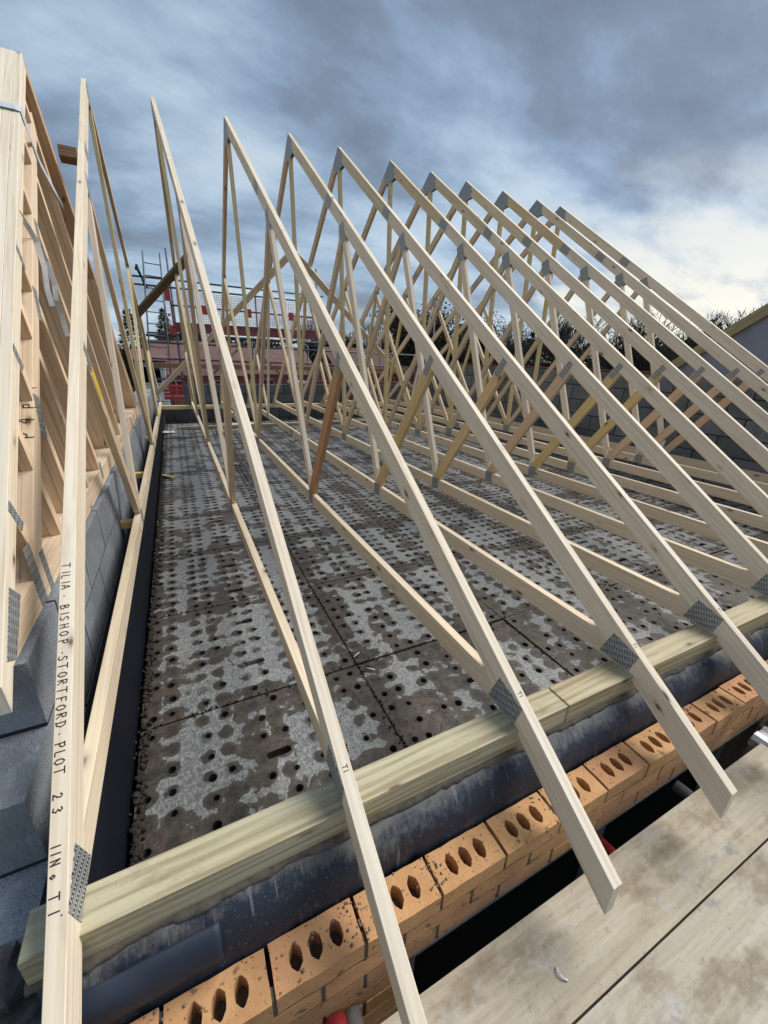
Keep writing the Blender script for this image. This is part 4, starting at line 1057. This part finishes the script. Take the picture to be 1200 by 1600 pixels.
guard(-.1, 2.3, .05, .82, REDDULL, -.12); guard(2.35, 4.8, .05, .82, REDDULL, -.12); guard(4.85, 7.2, .05, .82, REDDULL, -.12); guard(7.25, 9.6, .05, .82, REDDULL, -.12)
for x in (1.33, 2.62, 3.96):
    mb = MB(); mb.box((x-.085, -.13, 2.16), (x+.085, -.12, 2.40)); mb.obj('red_tag', REDPL, fs)
mb = MB(); mb.box((.45, -.06, 1.62), (4.95, -.03, 1.90)); mb.obj('toe_board', simple('faded_red_netting', (0.26, 0.075, 0.08), .8, var=.35, scale=4), fs)
for k in range(5):
    mb = MB(); mb.box((-.4, .02+k*.235, 1.50), (5.2, .245+k*.235, 1.545)); mb.obj('platform_board', OLDWOOD, fs)
mb = MB()
for x in (0, .8, 1.6, 2.4, 3.2, 4.0, 4.8): mb.rod((x, -.1, 1.46), (x, 1.35, 1.46), .026, n=6)
mb.obj('transoms', DARKTUBE, fs)
for a, b in (((.9, .0, .0), (2.2, .0, 1.2)), ((2.9, 0, 1.1), (3.9, 0, .1))):
    mb = MB(); mb.rod(a, b, .026, n=6); mb.obj('cross_brace', DARKTUBE, fs)
# warning tape wound on the end standard, hanging red net
mb = MB(); mb.box((.28, -.16, 2.45), (.46, -.12, 2.85)); mb.box((.26, -.16, 1.75), (.30, -.13, 2.45)); mb.box((.42, -.16, 1.75), (.47, -.13, 2.45)); mb.box((.30, -.16, 1.55), (.50, -.12, 1.78)); mb.box((.33, -.15, 2.05), (.4, -.13, 2.12))
mb.obj('end_guard', REDDULL, fs)
ld = empty('ladder', (0, Y-.5, 0)); tag(ld, 'aluminium ladder standing up past the far scaffold rails', 'ladder')
for x0, x1 in ((-.07, -.36), (.335, .20)):
    mb = MB(); mb.rod((x0, 0, 3.58), (x1-.1, -.3, -1.2), .022, n=6); mb.obj('stile', GALV if x0 < -1 else DARKTUBE, ld)
k = 0; z = 3.3
while z > -1:
    t = (3.58-z)/4.78; mb = MB(); mb.rod((-.07-.39*t, -.3*t, z), (.335-.235*t, -.3*t, z-.02), .014, n=6); mb.obj('rung', DARKTUBE, ld); z -= .30
# coil of rope/clamp on the rail
mb = MB(); mb.rod((-.28, Y-.12, 3.22), (-.2, Y-.12, 3.0), .045, .03, n=7); mb.rod((-.2, Y-.12, 3.0), (-.12, Y-.1, 2.72), .03, .045, n=7); mb.rod((-.29, Y-.12, 3.16), (-.27, Y-.12, 3.30), .05, .03, n=7)
tag(mb.obj('glove', simple('dark_cloth', (.03, .03, .035), .9)), 'dark glove hanging on the far scaffold rail left of the ladder', 'glove')
# stacked red barrier and white boxes on back wall
mb = MB()
for k in range(4): mb.box((-.02, 10.9, -.02+k*.09), (.42, 11.0, .05+k*.09))
tag(mb.obj('red_barrier', REDPL), 'stacked red plastic barrier panels behind the far left corner', 'barrier')
mb = MB(); mb.box((2.95, 10.2, .41), (3.35, 10.6, .47)); tag(mb.obj('white_board', WHITEP), 'white board lying on the back block wall', 'board').rotation_euler = (0, 0, 0)

# ================================================================== FAR HOUSES
ROOFT = None
def tile_mat(name, c1, c2):
    m, nt, b = newmat(name); t = nt.nodes.new('ShaderNodeTexCoord')
    br = nt.nodes.new('ShaderNodeTexBrick'); br.inputs['Scale'].default_value = 1
    br.inputs['Color1'].default_value = (*c1, 1); br.inputs['Color2'].default_value = (*c2, 1); br.inputs['Mortar'].default_value = (*[x*.5 for x in c2], 1)
    br.inputs['Brick Width'].default_value = .30; br.inputs['Row Height'].default_value = .28; br.inputs['Mortar Size'].default_value = .02
    nt.links.new(t.outputs['UV'], br.inputs['Vector']); nt.links.new(br.outputs[0], b.inputs['Base Color']); b.inputs['Roughness'].default_value = .85
    return m
RT = tile_mat('red_roof_tiles', (.175, .095, .088), (.13, .068, .062)); FB = tile_mat('red_facing_brick', (.24, .10, .07), (.18, .075, .055))
CREAM = simple('pale_render', (.50, .55, .58), .8, var=.06, scale=2)
def house(x, y, w, d, zr, ze, label, wall=FB, roofm=RT, rz=0, gable=True, wins=((.25, .5), (.6, .5))):
    h = empty('house', (x, y, GZ), (0, 0, rz)); tag(h, label, 'house')
    E, Rr = ze-GZ, zr-GZ
    mb = MB(); mb.box((-w/2, 0, 0), (w/2, d, E)); mb.obj('wall', wall, h)
    mb = MB(); sl_ = math.hypot(d/2+.3, Rr-E)
    for sgn in (0, 1):
        ya = -.3 if sgn == 0 else d+.3
        P = [(-w/2-.2, ya, E), (w/2+.2, ya, E), (w/2+.2, d/2, Rr), (-w/2-.2, d/2, Rr)]
        mb.face(P if sgn == 0 else P[::-1], [(0, 0), (w, 0), (w, sl_), (0, sl_)])
        Q = [(p[0], p[1], p[2]-.12) for p in P]; mb.face(Q[::-1] if sgn == 0 else Q)
    for sx in (-1, 1): mb.face([(sx*w/2, 0, E), (sx*w/2, d, E), (sx*w/2, d/2, Rr-.13)])
    mb.obj('roof', roofm, h)
    for wx, wz in wins:
        mb = MB(); X = -w/2+w*wx; Z = E*wz if wz < 1 else E-wz; Z = E-1.3 if wz >= .5 else E-3.8
        mb.box((X-.5, -.05, Z), (X+.5, .0, Z+1.0)); fr = mb.obj('window', CREAM, h)
        mb = MB(); mb.box((X-.43, -.06, Z+.07), (X-.03, -.052, Z+.93)); mb.box((X+.03, -.06, Z+.07), (X+.43, -.052, Z+.93)); mb.obj('pane', GLASS, fr)
    return h
house(1.7, 29.5, 5.6, 8, 1.75, -.35, 'red brick house with red tiled roof behind the far scaffold, left', wins=((.25, .5), (.75, .5)))
house(-.95, 27.5, 1.5, 5, 1.15, .55, 'pale rendered house end at the far left behind the ladder', wall=CREAM, wins=((.55, .5),))
house(7.5, 31.5, 5.4, 8, 1.6, -.3, 'red brick house with red tiled roof seen between the middle trusses', wins=((.3, .5), (.7, .5)))
house(16.5, 34, 7, 8, 1.9, -.2, 'brown brick house behind the trusses right of centre', wins=((.3, .5), (.7, .5)), roofm=tile_mat('brown_tiles', (.12, .07, .055), (.09, .05, .04)))
mb = MB(); mb.box((22.1, 29.0, GZ), (22.9, 29.8, 3.75)); mb.box((22.05, 28.95, 3.75), (22.95, 29.85, 3.95)); ch = mb.obj('chimney_stack', simple('dark_brick', (.10, .065, .05), .9, scale=2)); tag(ch, 'dark brick chimney stack rising among the bare trees', 'chimney')

# ================================================================== TREES
BARK = simple('dark_bark', (.045, .038, .03), .95, var=.3, scale=6)
LEAF = simple('winter_leaves', (.075, .06, .025), .9, var=.4, scale=1.2); EVG = simple('conifer_green', (.035, .055, .03), .9, var=.45, scale=1.0, col2=(.07, .085, .04))
def bare_tree(seed, h=9.0, twig=1.0, leaves=0):
    rnd = random.Random(seed); tk = MB(); lf = MB()
    def grow(p, d, L, rr, lev):
        n = 3 if lev < 2 else 2; q = p
        for s_ in range(n):
            d = (d+Vector((rnd.uniform(-.2, .2), rnd.uniform(-.2, .2), rnd.uniform(-.05, .16)))*(.5+.25*lev)).normalized()
            e = q+d*L/n; r1 = rr*(1-.35*(s_+1)/n)
            tk.rod(q, e, max(rr*(1-.35*s_/n), .011), max(r1, .009), n=6 if lev < 2 else 3, caps=False)
            if lev > 0 and lev < 6 and rnd.random() < .7:
                side = Vector((rnd.uniform(-1, 1), rnd.uniform(-1, 1), rnd.uniform(-.15, .7))).normalized()
                grow(e, (d*.55+side*.75).normalized(), L*rnd.uniform(.5, .75), r1*.55, lev+1 if lev < 5 else 6)
            q = e
        if lev >= 4 and leaves:
            for _ in range(leaves):
                c = q+Vector((rnd.gauss(0, .25), rnd.gauss(0, .25), rnd.gauss(0, .2))); a = Vector((rnd.uniform(-1, 1), rnd.uniform(-1, 1), rnd.uniform(-1, 1))).normalized()*.07; b = a.cross(Vector((rnd.uniform(-1, 1), rnd.uniform(-1, 1), 1))).normalized()*.06
                lf.face([c-a, c+b, c+a, c-b])
        if lev < 6:
            k = 3 if lev < 2 else 2
            for _ in range(k):
                side = Vector((rnd.uniform(-1, 1), rnd.uniform(-1, 1), rnd.uniform(0, .8))).normalized()
                grow(q, (d*.8+side*.65).normalized(), L*rnd.uniform(.62, .82), rr*.62, lev+1)
    grow(Vector((0, 0, 0)), Vector((0, 0, 1)), h*.26, h*.017, 0)
    m1 = tk.mesh('branches', BARK); zmax = max(v[2] for v in tk.v)
    return m1, (lf.mesh('foliage', LEAF) if leaves else None), zmax
protos = [bare_tree(1), bare_tree(4), bare_tree(9, leaves=3), bare_tree(15, leaves=5)]
def put_tree(k, x, y, ztop, label, grp='bare winter trees beyond the site', wide=1.0):
    m1, m2, zm = protos[k]; s = (ztop-GZ)/zm
    t = empty('bare_tree', (x, y, GZ), (0, 0, random.uniform(0, 6.28))); t.scale = (s*wide, s*wide, s)
    tag(t, label, 'tree', grp)
    link('branches', m1, t)
    if m2: link('foliage', m2, t)
TR = [(2, 17.95, 29.5, 5.3, 'dark leafy tree standing just right of the middle apexes'), (0, 19.4, 56.2, 6.3, 'thin bare tree far off between the third and fourth trusses'), (1, 27.3, 63.9, 6.5, 'thin bare tree far off behind the fifth truss webs'),
 (3, 21.7, 27.0, 4.3, 'leafy dark tree beside the chimney stack'), (2, 22.8, 33.4, 3.6, 'low dark tree behind the chimney stack'), (1, 25.6, 23.5, 4.6, 'bare tree behind the ninth truss'), (0, 30.8, 25.2, 5.5, 'tall bare tree behind the tenth truss'),
 (1, 29.2, 29.8, 4.6, 'bare tree left of the tall bare tree'), (0, 24.3, 17.2, 3.9, 'bare tree with spreading crown right of the upper webs'), (1, 25.8, 15.1, 4.1, 'bare tree with black twigs seen through the last two rafters'), (1, 29.6, 18.5, 3.6, 'low bare tree behind the last two rafters'),
 (0, 39.7, 21.0, 5.1, 'distant bare tree just right of the last rafter'), (1, 40.4, 19.0, 5.5, 'distant bare tree above the lilac gable'), (0, 41.5, 17.2, 5.7, 'distant bare tree second from the right edge'), (1, 42.5, 15.2, 6.1, 'distant bare tree at the right edge'), (3, 22.3, 38.6, 4.2, 'dark leafy tree left of the chimney'), (2, 26.6, 53.2, 3.8, 'faint leafy tree low behind the sixth truss')]
for k, x, y, zt_, lab in TR: put_tree(k, x, y, zt_, lab)
def conifer(x, y, ztop, rad, label, seed):
    rnd = random.Random(seed); t = empty('conifer', (x, y, GZ)); tag(t, label, 'conifer', 'conifers at the far left'); Hh = ztop-GZ
    mb = MB(); mb.rod((0, 0, 0), (0, 0, Hh*.95), .22, .04, n=7); mb.obj('trunk', BARK, t)
    mb = MB()
    for k in range(5200):
        q = rnd.random()**.75; z = Hh*(.12+.88*(1-q)); a = rnd.uniform(0, 6.283); rr = rad*(q**.75)*(.55+.45*math.sin(a*3+z*2.1)**2)*rnd.uniform(.5, 1.05)
        c = Vector((math.cos(a)*rr, math.sin(a)*rr, z-rr*.15)); L = rnd.uniform(.10, .26)
        d = Vector((math.cos(a)+rnd.uniform(-.4, .4), math.sin(a)+rnd.uniform(-.4, .4), rnd.uniform(-.5, .35))).normalized(); e = d.cross(Vector((rnd.uniform(-1, 1), rnd.uniform(-1, 1), 1))).normalized()*L*.28
        mb.face([c-e, c+d*L, c+e, c-d*L*.4])
    mb.obj('foliage', EVG, t)
conifer(-1.9, 32, 3.5, 2.6, 'dark conifer behind the bundle end at the far left', 1); conifer(.1, 34, 3.8, 2.2, 'dark conifer behind the ladder', 2); conifer(2.3, 36, 3.0, 2.4, 'dark conifer hidden behind the red guarded scaffold', 3); conifer(-4.6, 33, 3.2, 2.6, 'dark conifer farthest left', 4)
# wooded skyline
mb = MB(); rnd = random.Random(77)
for k in range(52000):
    a = rnd.uniform(R(-25), R(84)); D = rnd.uniform(52, 66)
    topz = 1.5+1.1*math.sin(a*7)+.8*math.sin(a*17+1)+.5*math.sin(a*41); topz += (1.9 if R(30) < a < R(52) else .9 if a >= R(52) else 0)
    z = GZ+(topz-GZ)*(1-rnd.random()**1.6*.75)+rnd.gauss(0, .35)
    c = Vector((math.sin(a)*D, math.cos(a)*D, z)); L = rnd.uniform(.15, .5)
    d = Vector((rnd.uniform(-1, 1), rnd.uniform(-1, 1), rnd.uniform(-1, 1))).normalized(); e = d.cross(Vector((rnd.uniform(-1, 1), .3, 1))).normalized()*L*.4
    mb.face([c-e, c+d*L, c+e, c-d*L])
tag(mb.obj('distant_wood', simple('wood_mass', (.06, .05, .028), .95, var=.4, scale=.15, col2=(.035, .045, .022))), kind='stuff')
HILL = simple('far_hill', (.06, .06, .04), .95, var=.3, scale=.05)
mb = MB(); prev = None
for k in range(61):
    a = R(-40+k*2.3); h = 0.2+.8*math.sin(k*.4)+.5*math.sin(k*1.1)
    p = [(math.sin(a)*70, math.cos(a)*70, GZ), (math.sin(a)*85, math.cos(a)*85, h), (math.sin(a)*140, math.cos(a)*140, h+1.0)]
    if prev: mb.face([prev[0], p[0], p[1], prev[1]][::-1]); mb.face([prev[1], p[1], p[2], prev[2]][::-1])
    prev = p
tag(mb.obj('hills', HILL), kind='structure')
